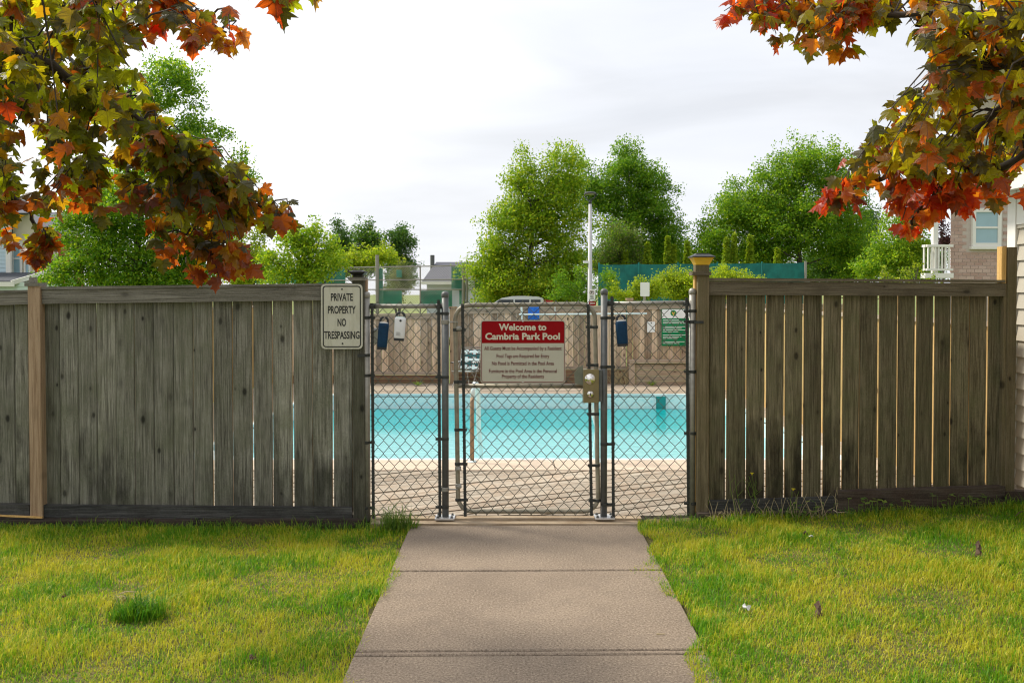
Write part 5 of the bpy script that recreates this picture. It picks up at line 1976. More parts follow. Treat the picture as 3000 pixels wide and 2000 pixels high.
bh = thing('blue_house', 'pale blue clapboard house with cream corner at the left edge', 'house', (hd_(-60, 660).x, YH, -0.05))
x0, x1 = hd_(-420, 0).x, hd_(12, 0).x
mb = MB()
mb.prism([(x0, YH), (x1, YH), (x1 * 1.27, YH + 7), (x0 * 1.27, YH + 7)], -0.05, 4.4)
mb.build('wall', 'siding_blue', bh)
mb = MB()
lap_siding(mb, x0, x1, -0.05, 4.4, YH, 0.13)
mb.build('siding', 'siding_blue', bh, kind='stuff')
x2 = hd_(62, 0).x
mb = MB()
mb.prism([(x1 + 0.001, YH + 0.3), (x2, YH + 0.3), (x2 * 1.27, YH + 7), (x1 * 1.27, YH + 7)], -0.05, 4.4)
mb.build('bay_wall', 'siding_cream', bh)
mb = MB()
mb.box((x1 - 0.06, YH - 0.05, -0.05), (x1 + 0.10, YH + 0.05, 4.4))
mb.build('corner_board', 'trim_white', bh)
a, b_ = hd_(16, 632), hd_(33, 578)
window(bh, a.x, b_.x + 0.12, a.z, b_.z + 0.35, YH + 0.3, 0.08, 'glass')
a, b_ = hd_(46, 632), hd_(56, 560)
window(bh, a.x, b_.x + 0.05, a.z, b_.z, YH + 0.3, 0.05, 'glass')
mb = MB()
# roof
mb.add([(x0 - 0.3, YH - 0.4, 4.36), (x2 + 0.2, YH - 0.4, 4.36), (x2 * 1.13, YH + 3.6, 5.3), (x0 * 1.13, YH + 3.6, 5.3), (x2 * 1.27, YH + 7.4, 4.36), (x0 * 1.27, YH + 7.4, 4.36)], [(0, 1, 2, 3), (3, 2, 4, 5), (0, 5, 4, 1)])
mb.build('roof', 'shingle_grey', bh)
# porch with gable roof in front
yp = YH - 2.2
ga, gb, gc = WD(-90, 652, yp), WD(52, 652, yp), WD(48, 625, yp)
mb = MB()
zr0, zr1 = WD(0, 645, yp).z, WD(0, 622, yp).z
xa, xb = WD(-120, 0, yp).x, WD(28, 0, yp).x
mb.add([(xa, yp, zr0), (xb - 0.1, yp, zr0), (xb + 0.35, yp + 2.2, zr1), (xa, yp + 2.2, zr1), (xa, yp, zr0 - 0.06), (xb - 0.1, yp, zr0 - 0.06)], [(0, 1, 2, 3), (4, 5, 1, 0)])
mb.build('porch_roof', 'shingle_dark', bh)
mb = MB()
mb.beam((xb - 0.1, yp - 0.03, zr0 - 0.06), (xb + 0.9, yp + 1.0, zr1 + 0.1), 0.1, 0.14)
mb.box((xa, yp - 0.06, zr0 - 0.18), (xb - 0.02, yp - 0.01, zr0 - 0.03))
mb.build('fascia', 'trim_white', bh)
mb = MB()
lap_siding(mb, xb - 0.05, xb + 0.9, -0.05, zr0 - 0.05, yp + 0.1, 0.13)
mb.box((xa, yp + 0.1, -0.05), (xb + 0.9, yp + 2.1, zr0 - 0.07))
mb.build('porch_wall', plain('pale_mint_siding', (0.52, 0.62, 0.56), 0.6), bh)

# red house with white deck
YR = 34.0
rh = thing('red_house', 'salmon red clapboard house with a white railed deck', 'house', (WD(140, 660, YR).x, YR, -0.05))
x0, x1 = WD(60, 0, YR).x, WD(186, 0, YR).x
zt = WD(0, 540, YR).z
mb = MB()
mb.prism([(x0, YR), (x1, YR), (x1 * 1.22, YR + 7), (x0 * 1.22, YR + 7)], -0.05, zt)
mb.build('wall', 'siding_red', rh)
mb = MB()
lap_siding(mb, x0, x1, -0.05, zt, YR, 0.19)
mb.build('siding', 'siding_red', rh, kind='stuff')
mb = MB()
q = WD(160, 0, YR).x
mb.box((q - 0.06, YR - 0.06, -0.05), (q + 0.06, YR + 0.01, zt))
mb.build('corner_board', 'trim_white', rh)
mb = MB()
mb.add([(x0 - 0.3, YR - 0.4, zt - 0.05), (x1 + 0.3, YR - 0.4, zt - 0.05), (x1 * 1.11, YR + 3.5, zt + 1.2), (x0 * 1.11, YR + 3.5, zt + 1.2)], [(0, 1, 2, 3)])
mb.build('roof', 'shingle_grey', rh)
dk_y = YR - 1.6
za, zb_ = WD(0, 655, dk_y).z, WD(0, 626, dk_y).z
xa, xb = WD(106, 0, dk_y).x, WD(157, 0, dk_y).x
for nm, z_ in (('deck_rail', zb_), ('deck_rail', za - 0.05)):
    mb = MB()
    mb.box((xa, dk_y - 0.03, z_ - 0.04), (xb, dk_y + 0.03, z_ + 0.04))
    mb.build(nm, 'trim_white', rh)
x = xa
while x < xb:
    mb = MB()
    mb.box((x, dk_y - 0.02, za - 0.05), (x + 0.05, dk_y + 0.02, zb_))
    mb.build('baluster', 'trim_white', rh)
    x += 0.115
for x in (xa, WD(122, 0, dk_y).x, xb):
    mb = MB()
    mb.box((x - 0.06, dk_y - 0.06, -0.05), (x + 0.06, dk_y + 0.06, zb_ + (0.75 if x == xa or x != xb else 0.1)))
    mb.build('post', 'trim_white', rh)

# white house with the grey roof in the middle distance
YW = 62.0
wh = thing('white_house', 'white house with a grey shingled roof and a thin vent pipe', 'house', (WD(1035, 690, YW).x, YW, -0.05))
zr, ze = WD(0, 597, YW).z, WD(0, 646, YW).z
xa, xb = WD(967, 0, YW).x, WD(1150, 0, YW).x
xr = WD(990, 0, YW).x
mb = MB()
mb.box((xa + 0.3, YW + 0.6, -0.05), (xb, YW + 8, ze - 0.1))
mb.build('wall', 'siding_white', wh)
mb = MB()
lap_siding(mb, xa + 0.3, xb, -0.05, ze - 0.1, YW + 0.6, 0.25)
mb.build('siding', 'siding_white', wh, kind='stuff')
mb = MB()
mb.add([(xa, YW, ze), (xb, YW, ze), (xb, YW + 4, zr), (xr, YW + 4, zr), (xb, YW + 8.4, ze), (xa, YW + 8.4, ze)], [(0, 1, 2, 3), (3, 2, 4, 5), (0, 3, 5)])
mb.build('roof', 'shingle_grey', wh)
mb = MB()
mb.box((xa - 0.05, YW - 0.08, ze - 0.22), (xb, YW - 0.01, ze - 0.01))
mb.build('fascia', 'trim_white', wh)
mb = MB()
q = WD(992, 0, YW + 3.4)
mb.tube([(q.x, YW + 3.4, zr - 0.6), (q.x, YW + 3.4, WD(0, 581, YW).z)], 0.16, 8)
mb.build('vent_pipe', 'galv_dark', wh)
a, b_ = WD(1058, 690, YW), WD(1072, 655, YW)
window(wh, a.x, b_.x, a.z, b_.z, YW + 0.58, 0.08, 'glass')

# brick house at right
YK = 22.0


def bk(px, py):
    return W(px, py, YK)


bkh = thing('brick_house', 'pink brown brick house with white window and balconies', 'house', (bk(2890, 860).x, YK, -0.05))
x0, x1 = bk(2792, 0).x, bk(3300, 0).x
ztop = bk(0, 215).z
mb = MB()
sl_x = 3.3
mb.prism([(x0 + 0.01, YK), (x1, YK), (x1 + sl_x, YK + 6), (x0 + sl_x, YK + 6)], -0.05, ztop)
wall = mb.build('wall', 'mortar', bkh)
wx0, wx1, wz0, wz1 = bk(2852, 0).x, bk(2937, 0).x, bk(0, 722).z, bk(0, 612).z
window(bkh, wx0, wx1, wz0, wz1, YK - 0.02, 0.085, 'glass')
a, b_ = bk(2868, 490), bk(2938, 400)
window(bkh, a.x, b_.x, a.z, b_.z, YK - 0.02, 0.07, 'glass')
BH, BL = 0.085, 0.20
courses = []
z = 1.96
row = 0
cnt = 0
me_b = None
rest = MB()
zz0 = bk(0, 828).z
z = zz0
while z < bk(0, 380).z:
    x = x0 + (0 if row % 2 else -BL / 2)
    while x < bk(3010, 0).x:
        xa, xb = max(x, x0), x + BL - 0.012
        clear = not (xb > wx0 - 0.05 and xa < wx1 + 0.05 and z + BH > wz0 - 0.09 and z < wz1 + 0.02)
        a4, b4 = bk(2868, 490), bk(2938, 400)
        clear2 = not (xb > a4.x - 0.05 and xa < b4.x + 0.05 and z + BH > a4.z - 0.09 and z < b4.z + 0.02)
        if clear and clear2 and xb - xa > 0.04:
            dy = random.uniform(0.006, 0.014)
            vis = xa < bk(2962, 0).x and z < bk(0, 600).z
            if vis and cnt < 300:
                mbb = MB()
                mbb.box((xa, YK - dy, z), (xb, YK + 0.002, z + BH - 0.012))
                mbb.build('brick', 'brick', wall, at=(xa, YK, z))
                cnt += 1
            else:
                rest.box((xa, YK - dy, z), (xb, YK + 0.002, z + BH - 0.012))
        x += BL
    z += BH
    row += 1
rest.build('brick', 'brick', wall, kind='stuff')
# eaves, upper gallery and the two balconies at its left
mb = MB()
ea, eb = bk(2703, 0).x, x1
mb.prism([(ea, YK - 0.9), (eb, YK - 0.9), (eb + sl_x, YK + 6), (ea + sl_x + 0.5, YK + 6)], bk(0, 226).z, bk(0, 212).z)
mb.build('eave', 'trim_white', bkh)
mb = MB()
zz = bk(0, 211.5).z
mb.add([(ea - 0.1, YK - 1.0, zz), (eb, YK - 1.0, zz), (eb, YK + 4, zz + 1.9), (ea + 4.5, YK + 4, zz + 1.9), (ea + sl_x + 0.5, YK + 6.5, zz)], [(0, 1, 2, 3), (0, 3, 4)])
mb.build('roof', 'shingle_green', bkh)
mb = MB()
mb.box((bk(2762, 0).x, YK + 0.9, bk(0, 636).z), (x0 - 0.002, YK + 1.3, bk(0, 612).z))
mb.build('porch_beam', 'far_low', bkh)


def balcony(xa, xb, yt, yb, Y, dep):
    pa, pb = W(xa, yt, Y), W(xb, yb, Y)
    zt_, zb2 = pa.z, pb.z
    for nm, z_, hh in (('balcony_rail', zt_ - 0.03, 0.06), ('balcony_rail', zb2 + 0.06, 0.05)):
        mb = MB()
        mb.box((pa.x, Y - 0.03, z_), (pb.x, Y + 0.03, z_ + hh))
        mb.box((pa.x - 0.03, Y + 0.031, z_), (pa.x + 0.03, Y + dep, z_ + hh))
        mb.build(nm, 'trim_white', bkh)
    x = pa.x + 0.02
    while x < pb.x - 0.04:
        mb = MB()
        mb.box((x, Y - 0.018, zb2 + 0.11), (x + 0.036, Y + 0.018, zt_ - 0.03))
        mb.build('baluster', 'trim_white', bkh)
        x += 0.085
    y = Y + 0.12
    while y < Y + dep:
        mb = MB()
        mb.box((pa.x - 0.018, y, zb2 + 0.11), (pa.x + 0.018, y + 0.036, zt_ - 0.03))
        mb.build('baluster', 'trim_white', bkh)
        y += 0.1
    mb = MB()
    mb.box((pa.x - 0.05, Y - 0.05, zb2 - 0.12), (pb.x, Y + dep, zb2 + 0.0))
    mb.build('balcony_floor', 'trim_white', bkh)


balcony(2715, 2791, 720, 800, YK - 0.15, 0.2)
balcony(2712, 2791, 322, 366, YK - 0.15, 0.2)
mb = MB()
q = bk(2742, 0)
mb.box((q.x - 0.06, YK - 0.12, bk(0, 812).z), (q.x + 0.06, YK, bk(0, 612).z))
mb.build('column', 'trim_white', bkh)
mb = MB()
mb.box((bk(2718, 0).x, YK - 0.2, bk(0, 611.5).z), (x0 - 0.002, YK + 1.0, bk(0, 580).z))
mb.build('balcony_floor', 'trim_white', bkh)

# taupe house whose side wall runs toward the camera at the right edge
XW = 3.86
th_ = thing('taupe_house', 'taupe clapboard house with white corner and green eave at the right edge', 'house', (XW, 6.8, 0.1))
YE = 6.88
ze_ = 2.46
mb = MB()
mb.box((XW + 0.012, -3, 0.02), (XW + 6, YE, ze_))
mb.build('wall', 'siding_taupe', th_)
z = 0.22
ct = 0
while z < ze_ - 0.02:
    zz = min(z + 0.122, ze_)
    mb = MB()
    mb.add([(XW - 0.010, -3, z), (XW - 0.010, YE - 0.10, z), (XW + 0.008, YE - 0.10, zz), (XW + 0.008, -3, zz), (XW + 0.012, -3, z), (XW + 0.012, YE - 0.10, z), (XW + 0.012, YE - 0.10, zz), (XW + 0.012, -3, zz)],
           [(1, 0, 3, 2), (0, 1, 5, 4), (1, 2, 6, 5)])
    mb.build('siding_board', 'siding_taupe', th_)
    z = zz
mb = MB()
mb.box((XW - 0.02, YE - 0.098, 0.16), (XW + 0.012, YE + 0.012, ze_))
mb.box((XW + 0.0121, YE + 0.001, 0.16), (XW + 0.14, YE + 0.02, ze_))
mb.build('corner_board', 'trim_white', th_)
mb = MB()
mb.box((XW - 0.015, -3, ze_ - 0.26), (XW + 0.004, YE - 0.10, ze_ - 0.002))
mb.build('frieze_board', 'trim_white', th_)
mb = MB()
mb.box((XW - 0.22, -3, ze_ + 0.001), (XW + 0.2, YE + 0.22, ze_ + 0.02))
mb.build('soffit', 'trim_white', th_)
mb = MB()
mb.box((XW - 0.245, -3, ze_ - 0.03), (XW - 0.221, YE + 0.22, ze_ + 0.15))
mb.box((XW - 0.221, YE + 0.221, ze_ - 0.03), (XW + 3, YE + 0.245, ze_ + 0.13))
mb.build('fascia', 'trim_white', th_)
# shingle courses stepping up the slope
sl0 = 0.42
for i in range(14):
    xa = XW - 0.30 + i * 0.14
    za = ze_ + 0.155 + i * 0.14 * sl0
    y = YE + 0.27
    k = 0
    mb = MB()
    y = -3.0
    while y < YE + 0.27:
        y2_ = min(y + 0.31 + 0.05 * ((k * 7 + i * 3) % 5), YE + 0.27)
        th2 = 0.010 + 0.003 * ((k + i) % 3)
        mb.add([(xa, y + 0.004, za), (xa, y2_ - 0.004, za), (xa + 0.15, y2_ - 0.004, za + 0.15 * sl0), (xa + 0.15, y + 0.004, za + 0.15 * sl0),
                (xa, y + 0.004, za + th2), (xa, y2_ - 0.004, za + th2), (xa + 0.15, y2_ - 0.004, za + 0.15 * sl0 + 0.002), (xa + 0.15, y + 0.004, za + 0.15 * sl0 + 0.002)],
               [(4, 7, 6, 5), (0, 4, 5, 1), (1, 5, 6, 2), (0, 3, 7, 4)])
        y = y2_
        k += 1
    mb.build('shingle_course', 'shingle_green', th_)
mb = MB()
mb.add([(XW - 0.28, -3, ze_ + 0.15), (XW - 0.28, YE + 0.25, ze_ + 0.15), (XW + 2.5, YE + 0.25, ze_ + 0.15 + 2.78 * sl0), (XW + 2.5, -3, ze_ + 0.15 + 2.78 * sl0)], [(0, 1, 2, 3)])
mb.build('roof', 'shingle_green', th_)


# ------------------------------------------------------------------ foreground maples
def leaf_shape(seed):
    rs = random.Random(seed)
    half = [(0.10, -0.07), (0.28, -0.10), (0.46, -0.04), (0.40, 0.09), (0.58, 0.20), (0.74, 0.42), (0.55, 0.41), (0.46, 0.52), (0.30, 0.45), (0.29, 0.60), (0.36, 0.74), (0.20, 0.77), (0.10, 0.90)]
    jit = lambda p: (p[0] * (1 + rs.uniform(-0.08, 0.08)), p[1] + rs.uniform(-0.025, 0.025))
    rt = [jit(p) for p in half]
    lf = [(-x, y) for x, y in [jit(p) for p in half]]
    ring = [(0, 0)] + rt + [(rs.uniform(-0.03, 0.03), 1.08)] + lf[::-1]
    fold, droop, tw_ = rs.uniform(0.10, 0.9), rs.uniform(0.05, 0.9), rs.uniform(-0.4, 0.4)

    def zz(x, y):
        return -fold * abs(x) ** 1.3 * 0.7 - droop * max(0, y - 0.1) ** 2 * 0.5 + tw_ * x * y + 0.05 * math.sin(9 * x + seed) * math.cos(7 * y)
    vs = [(0, 0.25, 0.02), (0, 0.62, zz(0, 0.62) + 0.02)] + [(x, y, zz(x, y)) for x, y in ring]
    n = len(ring)
    fs = []
    tip = 14
    for i in range(n):
        j = (i + 1) % n
        c_ = 1 if 9 <= i < n - 10 else 0
        fs.append((c_, 2 + i, 2 + j))
    fs.append((0, 2 + 9, 1))
    fs.append((0, 1, 2 + n - 10))
    # stalk as a thin blade
    b0 = len(vs)
    vs += [(-0.008, 0.02, 0), (0.008, 0.02, 0), (0.008, -0.45, 0.10), (-0.008, -0.45, 0.10)]
    fs.append((b0, b0 + 1, b0 + 2, b0 + 3))
    return vs, fs


LSH = [leaf_shape(s) for s in range(7)]
LME = {}
for cn, mt_ in LEAF.items():
    for k, (vs, fs) in enumerate(LSH):
        me = bpy.data.meshes.new('leaf')
        me.from_pydata(vs, [], fs)
        me.materials.append(mt_)
        me.update()
        LME[cn, k] = me


def inpoly(x, y, poly):
    ins = False
    n = len(poly)
    for i in range(n):
        x0_, y0_ = poly[i]
        x1_, y1_ = poly[i - 1]
        if (y0_ > y) != (y1_ > y) and x < (x1_ - x0_) * (y - y0_) / (y1_ - y0_) + x0_:
            ins = not ins
    return ins


def maple(label, trunk, limbs, regions, colour, nmax=300, seed=3):
    """foreground maple: trunk outside the frame, limbs reaching in, twigs, then leaves hanging from the twigs"""
    rs = random.Random(seed)
    t_ = thing('maple_tree', label, 'maple tree', (trunk[0], trunk[1], -0.03), 'red leaved maples framing the view')
    tz = 3.9
    mb = MB()
    mb.tube([(trunk[0], trunk[1], -0.05), (trunk[0] + 0.02, trunk[1], 0.4), (trunk[0], trunk[1] + 0.03, 1.6), (trunk[0] - 0.03, trunk[1], 2.6), (trunk[0], trunk[1], 3.4), (trunk[0] + 0.05, trunk[1] + 0.05, 4.6)],
            [0.17, 0.13, 0.115, 0.11, 0.08, 0.03], 12)
    shade(mb.build('trunk', 'bark', t_))
    nodes = []
    for lm in limbs:
        pts = [WD(*p[:3]) for p in lm]
        st = Vector((trunk[0], trunk[1], min(3.9, max(2.2, pts[0].z - 0.1))))
        full = [st, st + (pts[0] - st) * 0.5 + Vector((0, 0, 0.1))] + pts
        # smooth by inserting wobble points
        dense = []
        for i in range(len(full) - 1):
            for q in range(6):
                f = q / 6
                dense.append(full[i] + (full[i + 1] - full[i]) * f + Vector((rs.uniform(-1, 1), rs.uniform(-1, 1), rs.uniform(-1, 1))) * 0.012)
        dense.append(full[-1])
        n = len(dense)
        mb = MB()
        mb.tube(dense, [0.030 * (1 - i / n) ** 0.8 + 0.0035 for i in range(n)], 7)
        shade(mb.build('branch', 'bark_dark', t_))
        nodes += dense[8:]
    # twigs
    tws = MB()
    leaves = []
    for (poly, n_tw, n_lf, d0, d1) in regions:
        bx0, bx1 = min(p[0] for p in poly), max(p[0] for p in poly)
        by0, by1 = min(p[1] for p in poly), max(p[1] for p in poly)
        tips = []
        g = 0
        while len(tips) < n_tw and g < 20000:
            g += 1
            x, y = rs.uniform(bx0, bx1), rs.uniform(by0, by1)
            if inpoly(x, y, poly):
                tips.append((x, y))
        new = []
        for x, y in tips:
            # depth follows the nearest limb
            best, bd = None, 1e9
            Yg = rs.uniform(d0, d1)
            p = WD(x, y, Yg)
            for q in nodes:
                d = (q - p).length
                if d < bd:
                    best, bd = q, d
            p = p + Vector((0, (best.y - p.y) * 0.35, 0))
            p = W(*(lambda o: (1500 + 0, 0))(0), 5) if False else p
            md = best + (p - best) * 0.55 + Vector((rs.uniform(-0.05, 0.05), rs.uniform(-0.05, 0.05), 0.05 + 0.1 * (p - best).length))
            seq = [best, best + (md - best) * 0.5 + Vector((0, 0, 0.02)), md, md + (p - md) * 0.6, p]
            tws.tube(seq, [0.0055, 0.0048, 0.004, 0.003, 0.002], 5)
            new.append((seq, p))
        nodes_new = []
        tot = n_lf * 3.5
        per = tot / max(1, len(new))
        acc = 0.0
        for seq, p in new:
            acc += per
            while acc >= 1:
                acc -= 1
                f = 1 - rs.random() ** 1.6 * 0.75
                k = f * 4
                i = min(3, int(k))
                q = seq[i] + (seq[i + 1] - seq[i]) * (k - i)
                leaves.append(q + Vector((rs.gauss(0, 0.02), rs.gauss(0, 0.02), rs.gauss(0, 0.02))))
            nodes_new.append(p)
        nodes += nodes_new
    tws.build('twigs', 'bark_dark', t_, kind='stuff')
    data = []
    for q in leaves:
        sz = rs.uniform(0.050, 0.092)
        yaw = rs.uniform(0, 2 * math.pi)
        pitch = rs.gauss(R(-52), R(24))
        tipd = Vector((math.cos(yaw) * math.cos(pitch), math.sin(yaw) * math.cos(pitch), math.sin(pitch)))
        nrm = Vector((rs.gauss(0, 0.5), rs.gauss(-0.25, 0.5), 0.9))
        xax = tipd.cross(nrm).normalized()
        nrm = xax.cross(tipd).normalized()
        rot = Matrix((xax, tipd, nrm)).transposed()
        base = q + tipd * sz * 0.45 - nrm * sz * 0.1
        # where the photo would show it, to choose the leaf colour by its place in the crown
        cen = base + tipd * sz * 0.4
        sx = (cen.x / cen.y * FPX + 1500) / K
        sy = (HOR - (cen.z - H) / cen.y * FPX) / K
        data.append((base, rot, sz, colour(sx, sy, rs), rs.randrange(7), sx, sy))
    # keep out of the sky that stays clear in the photograph is handled by the regions; show the largest as parts
    inside = [d for d in data if -20 < d[5] < 2372 and -20 < d[6] < 720]
    inside.sort(key=lambda d: -d[2] / d[0].y)
    parts = inside[:nmax]
    pid = set(id(d) for d in parts)
    tl = Vector(t_.location)
    for base, rot, sz, cn, k, sx, sy in parts:
        ob = bpy.data.objects.new('leaf', LME[cn, k])
        C.objects.link(ob)
        ob.parent = t_
        ob.matrix_local = Matrix.Translation(base - tl) @ rot.to_4x4() @ Matrix.Scale(sz, 4)
    rest = [d for d in data if id(d) not in pid]
    order = list(LEAF)
    co, fc, mi = [], [], []
    for base, rot, sz, cn, k, sx, sy in rest:
        vs, fs = LSH[k]
        n0 = len(co)
        co += [tuple(base - tl + rot @ (Vector(v) * sz)) for v in vs]
        fc += [tuple(i + n0 for i in f) for f in fs]
        mi += [order.index(cn)] * len(fs)
    if co:
        me = bpy.data.meshes.new('leaves')
        me.from_pydata(co, [], fc)
        for cn in order:
            me.materials.append(LEAF[cn])
        me.polygons.foreach_set('material_index', mi)
        me.update()
        ob = bpy.data.objects.new('leaves', me)
        C.objects.link(ob)
        ob.parent = t_
        ob['kind'] = 'stuff'
    return t_


def pick(rs, **w):
    r_ = rs.random() * sum(w.values())
    for k, v in w.items():
        r_ -= v
        if r_ <= 0:
            return k
    return 'olive'


def col_left(x, y, rs):
    if y > 560:
        return pick(rs, red=7, orange=2, dark=1)
    if x > 560:
        return pick(rs, red=3, dark=4, orange=2, olive=1)
    if y > 430:
        return pick(rs, red=3.5, orange=3.5, olive=1.5, dark=1.5) if x < 330 else pick(rs, orange=3, olive=3, dark=1.8, red=2)
    if x > 330 and y < 140:
        return pick(rs, red=6, dark=2, orange=2)
    if y > 250:
        return pick(rs, dark=2.4, olive=5, orange=2.4, red=0.9)
    return pick(rs, olive=7, dark=1.6, orange=1.8)


def col_right(x, y, rs):
    if y > 420:
        return pick(rs, red=6, orange=3, dark=1)
    if x < 1800 and y < 140:
        return pick(rs, red=5, dark=3, orange=1, olive=1)
    if x < 2010:
        return pick(rs, orange=4, dark=3, olive=3, red=1.5)
    return pick(rs, olive=6, dark=2.5, orange=3.5, red=0.3)


maple('red and olive leaved maple reaching in over the left fence', (-3.35, 3.7),
      [[(-60, 70, 3.9), (120, 150, 4.1), (300, 262, 4.4), (450, 385, 4.7), (560, 455, 4.9), (650, 505, 5.0)],
       [(-60, 190, 4.3), (60, 270, 4.6), (150, 370, 4.9), (220, 440, 5.0)],
       [(-60, 380, 4.7), (10, 430, 5.0), (70, 490, 5.1), (100, 560, 5.1)],
       [(-80, -70, 3.3), (160, -60, 3.6), (330, -20, 3.9), (430, 25, 4.1), (520, 75, 4.2)],
       [(200, -110, 2.9), (450, -110, 3.0), (600, -50, 3.1), (690, -30, 3.1)]],
      [([(-90, -60), (300, -60), (325, 30), (300, 110), (325, 165), (285, 190), (330, 235), (330, 330), (230, 360), (-90, 400)], 95, 235, 3.6, 5.0),
       ([(270, 215), (350, 235), (480, 320), (560, 400), (640, 455), (668, 500), (600, 530), (560, 560), (500, 600), (430, 560), (370, 470), (300, 420)], 95, 215, 4.3, 5.2),
       ([(350, 520), (560, 560), (565, 610), (540, 655), (480, 660), (420, 610), (350, 580)], 14, 30, 4.7, 5.2),
       ([(-90, 330), (230, 360), (330, 400), (300, 470), (215, 480), (190, 500), (120, 500), (-90, 500)], 44, 100, 4.4, 5.3),
       ([(-90, 480), (130, 500), (130, 560), (100, 590), (40, 560), (-90, 540)], 7, 18, 4.8, 5.4),
       ([(-90, -60), (210, -60), (240, 120), (190, 260), (-90, 330)], 20, 62, 3.5, 4.6),
       ([(55, 545), (120, 545), (100, 600), (60, 600)], 2, 4, 5.0, 5.2),
       ([(330, -30), (440, 10), (480, 40), (540, 60), (530, 85), (440, 75), (400, 60), (310, 60)], 14, 24, 3.8, 4.3),
       ([(560, -60), (720, -60), (700, -10), (580, 10)], 5, 7, 3.0, 3.2)],
      col_left, seed=5)
maple('red and olive leaved maple reaching in at the right beside the taupe house', (3.3, 4.1),
      [[(2420, 60, 4.2), (2250, 30, 4.3), (2080, 30, 4.5), (1900, 60, 4.8), (1740, 50, 5.0)],
       [(2420, 200, 4.0), (2300, 250, 4.2), (2200, 330, 4.5), (2080, 390, 4.8), (1960, 430, 5.0), (1900, 455, 5.0)],
       [(2420, 120, 3.9), (2290, 160, 4.1), (2180, 220, 4.4), (2060, 290, 4.7)],
       [(2420, 330, 4.3), (2300, 380, 4.6), (2200, 410, 4.8), (2110, 470, 5.0), (2090, 530, 5.0)]],
      [([(1690, -60), (1900, -60), (2000, -60), (2130, -60), (2140, 60), (2090, 70), (2000, 60), (1900, 100), (1850, 60), (1760, 45), (1720, 60), (1680, 20)], 60, 120, 4.3, 5.0),
       ([(1730, 40), (1830, 60), (1960, 70), (1950, 120), (1900, 150), (1860, 110), (1760, 85)], 7, 15, 4.6, 5.1),
       ([(2120, -60), (2440, -60), (2440, 400), (2340, 400), (2200, 370), (2060, 360), (2020, 330), (2030, 270), (2060, 215), (2130, 190), (2150, 110), (2110, 60)], 110, 260, 3.7, 4.9),
       ([(1960, 330), (2060, 330), (2200, 360), (2300, 390), (2320, 440), (2200, 450), (2120, 470), (2000, 450), (1900, 460), (1890, 420), (1930, 380)], 42, 85, 4.5, 5.2),
       ([(2060, 450), (2140, 450), (2130, 500), (2090, 530), (2070, 500)], 4, 12, 4.8, 5.1),
       ([(2180, 430), (2320, 420), (2300, 460), (2200, 470)], 4, 10, 4.6, 5.0)],
      col_right, seed=11)


# ------------------------------------------------------------------ grass, tufts, weeds, litter
def grass_blades(n, xr, yr, test, hgt, wid, mat, name, zf=ground_z):
    x = rng.uniform(xr[0], xr[1], n)
    y = rng.uniform(yr[0], yr[1], n)
    k = test(x, y)
    x, y = x[k], y[k]
    n = len(x)
    z = np.array([zf(a, b_) for a, b_ in zip(x, y)]) - 0.004
    ph = rng.uniform(0, 6.28, 12)
    fr_ = rng.uniform(3, 13, 12)
    th_a = rng.uniform(0, 6.28, 12)
    cl_ = sum(np.sin((x * np.cos(a_) + y * np.sin(a_)) * f_ + p_) for f_, a_, p_ in zip(fr_, th_a, ph)) / 3.5
    h = rng.uniform(hgt[0], hgt[1], n) * rng.choice([1, 1, 1, 1.4], n) * np.clip(1 + 0.38 * cl_, 0.55, 1.7)
    a = rng.random(n) * 2 * math.pi
    lean = rng.uniform(0.25, 1.15, n)
    w = rng.uniform(wid[0], wid[1], n) * 0.5
    d = np.stack([np.cos(a), np.sin(a), np.zeros(n)], 1)
    sd_ = np.stack([-np.sin(a), np.cos(a), np.zeros(n)], 1) * w[:, None]
    up = np.array([0, 0, 1.0])
    b0 = np.stack([x, y, z], 1)
    m_ = b0 + d * (h * lean * 0.30)[:, None] + up * (h * 0.62)[:, None]
    tp = b0 + d * (h * lean * 0.85)[:, None] + up * (h * (1.02 - 0.28 * lean))[:, None]
    co = np.empty((n, 5, 3))
    co[:, 0], co[:, 1], co[:, 2], co[:, 3], co[:, 4] = b0 - sd_, b0 + sd_, m_ + sd_ * 0.8, m_ - sd_ * 0.8, tp
    base = np.arange(n)[:, None] * 5
    tri = np.concatenate([base + np.array([[0, 1, 2]]), base + np.array([[0, 2, 3]]), base + np.array([[3, 2, 4]])])
    return fastmesh(name, co.reshape(-1, 3), tri, mat)


def off_path(x, y):
    # grass creeps over the edges of the slabs unevenly
    l = SX0 + 0.02 + 0.035 * np.sin(y * 5.1) + 0.02 * np.sin(y * 17)
    r_ = SX1 - 0.03 + 0.045 * np.sin(y * 4.3 + 1.0) + 0.025 * np.sin(y * 15) - 0.10 * np.exp(-((y - y1) / 0.22) ** 2) - 0.07 * np.exp(-((y - 3.9) / 0.35) ** 2)
    ok = (x < l) | (x > r_)
    return ok & (y < np.where(np.abs(x) < 5, 6.40, 6.5))


me = grass_blades(400000, (-4.4, 4.4), (2.9, 6.42), off_path, (0.018, 0.048), (0.0026, 0.0048), 'grass', 'grass')
link('grass', me, kind='stuff')
# longer fringe along the fence foot
def fringe(x, y):
    return off_path(x, y) & (rng.random(len(x)) < np.clip(1.25 - (6.42 - y) * 5.0, 0, 1))


me = grass_blades(11000, (-4.3, 4.3), (6.1, 6.42), fringe, (0.03, 0.075), (0.0032, 0.0055), 'fringe', 'tall_grass')
link('tall_grass', me, kind='stuff')


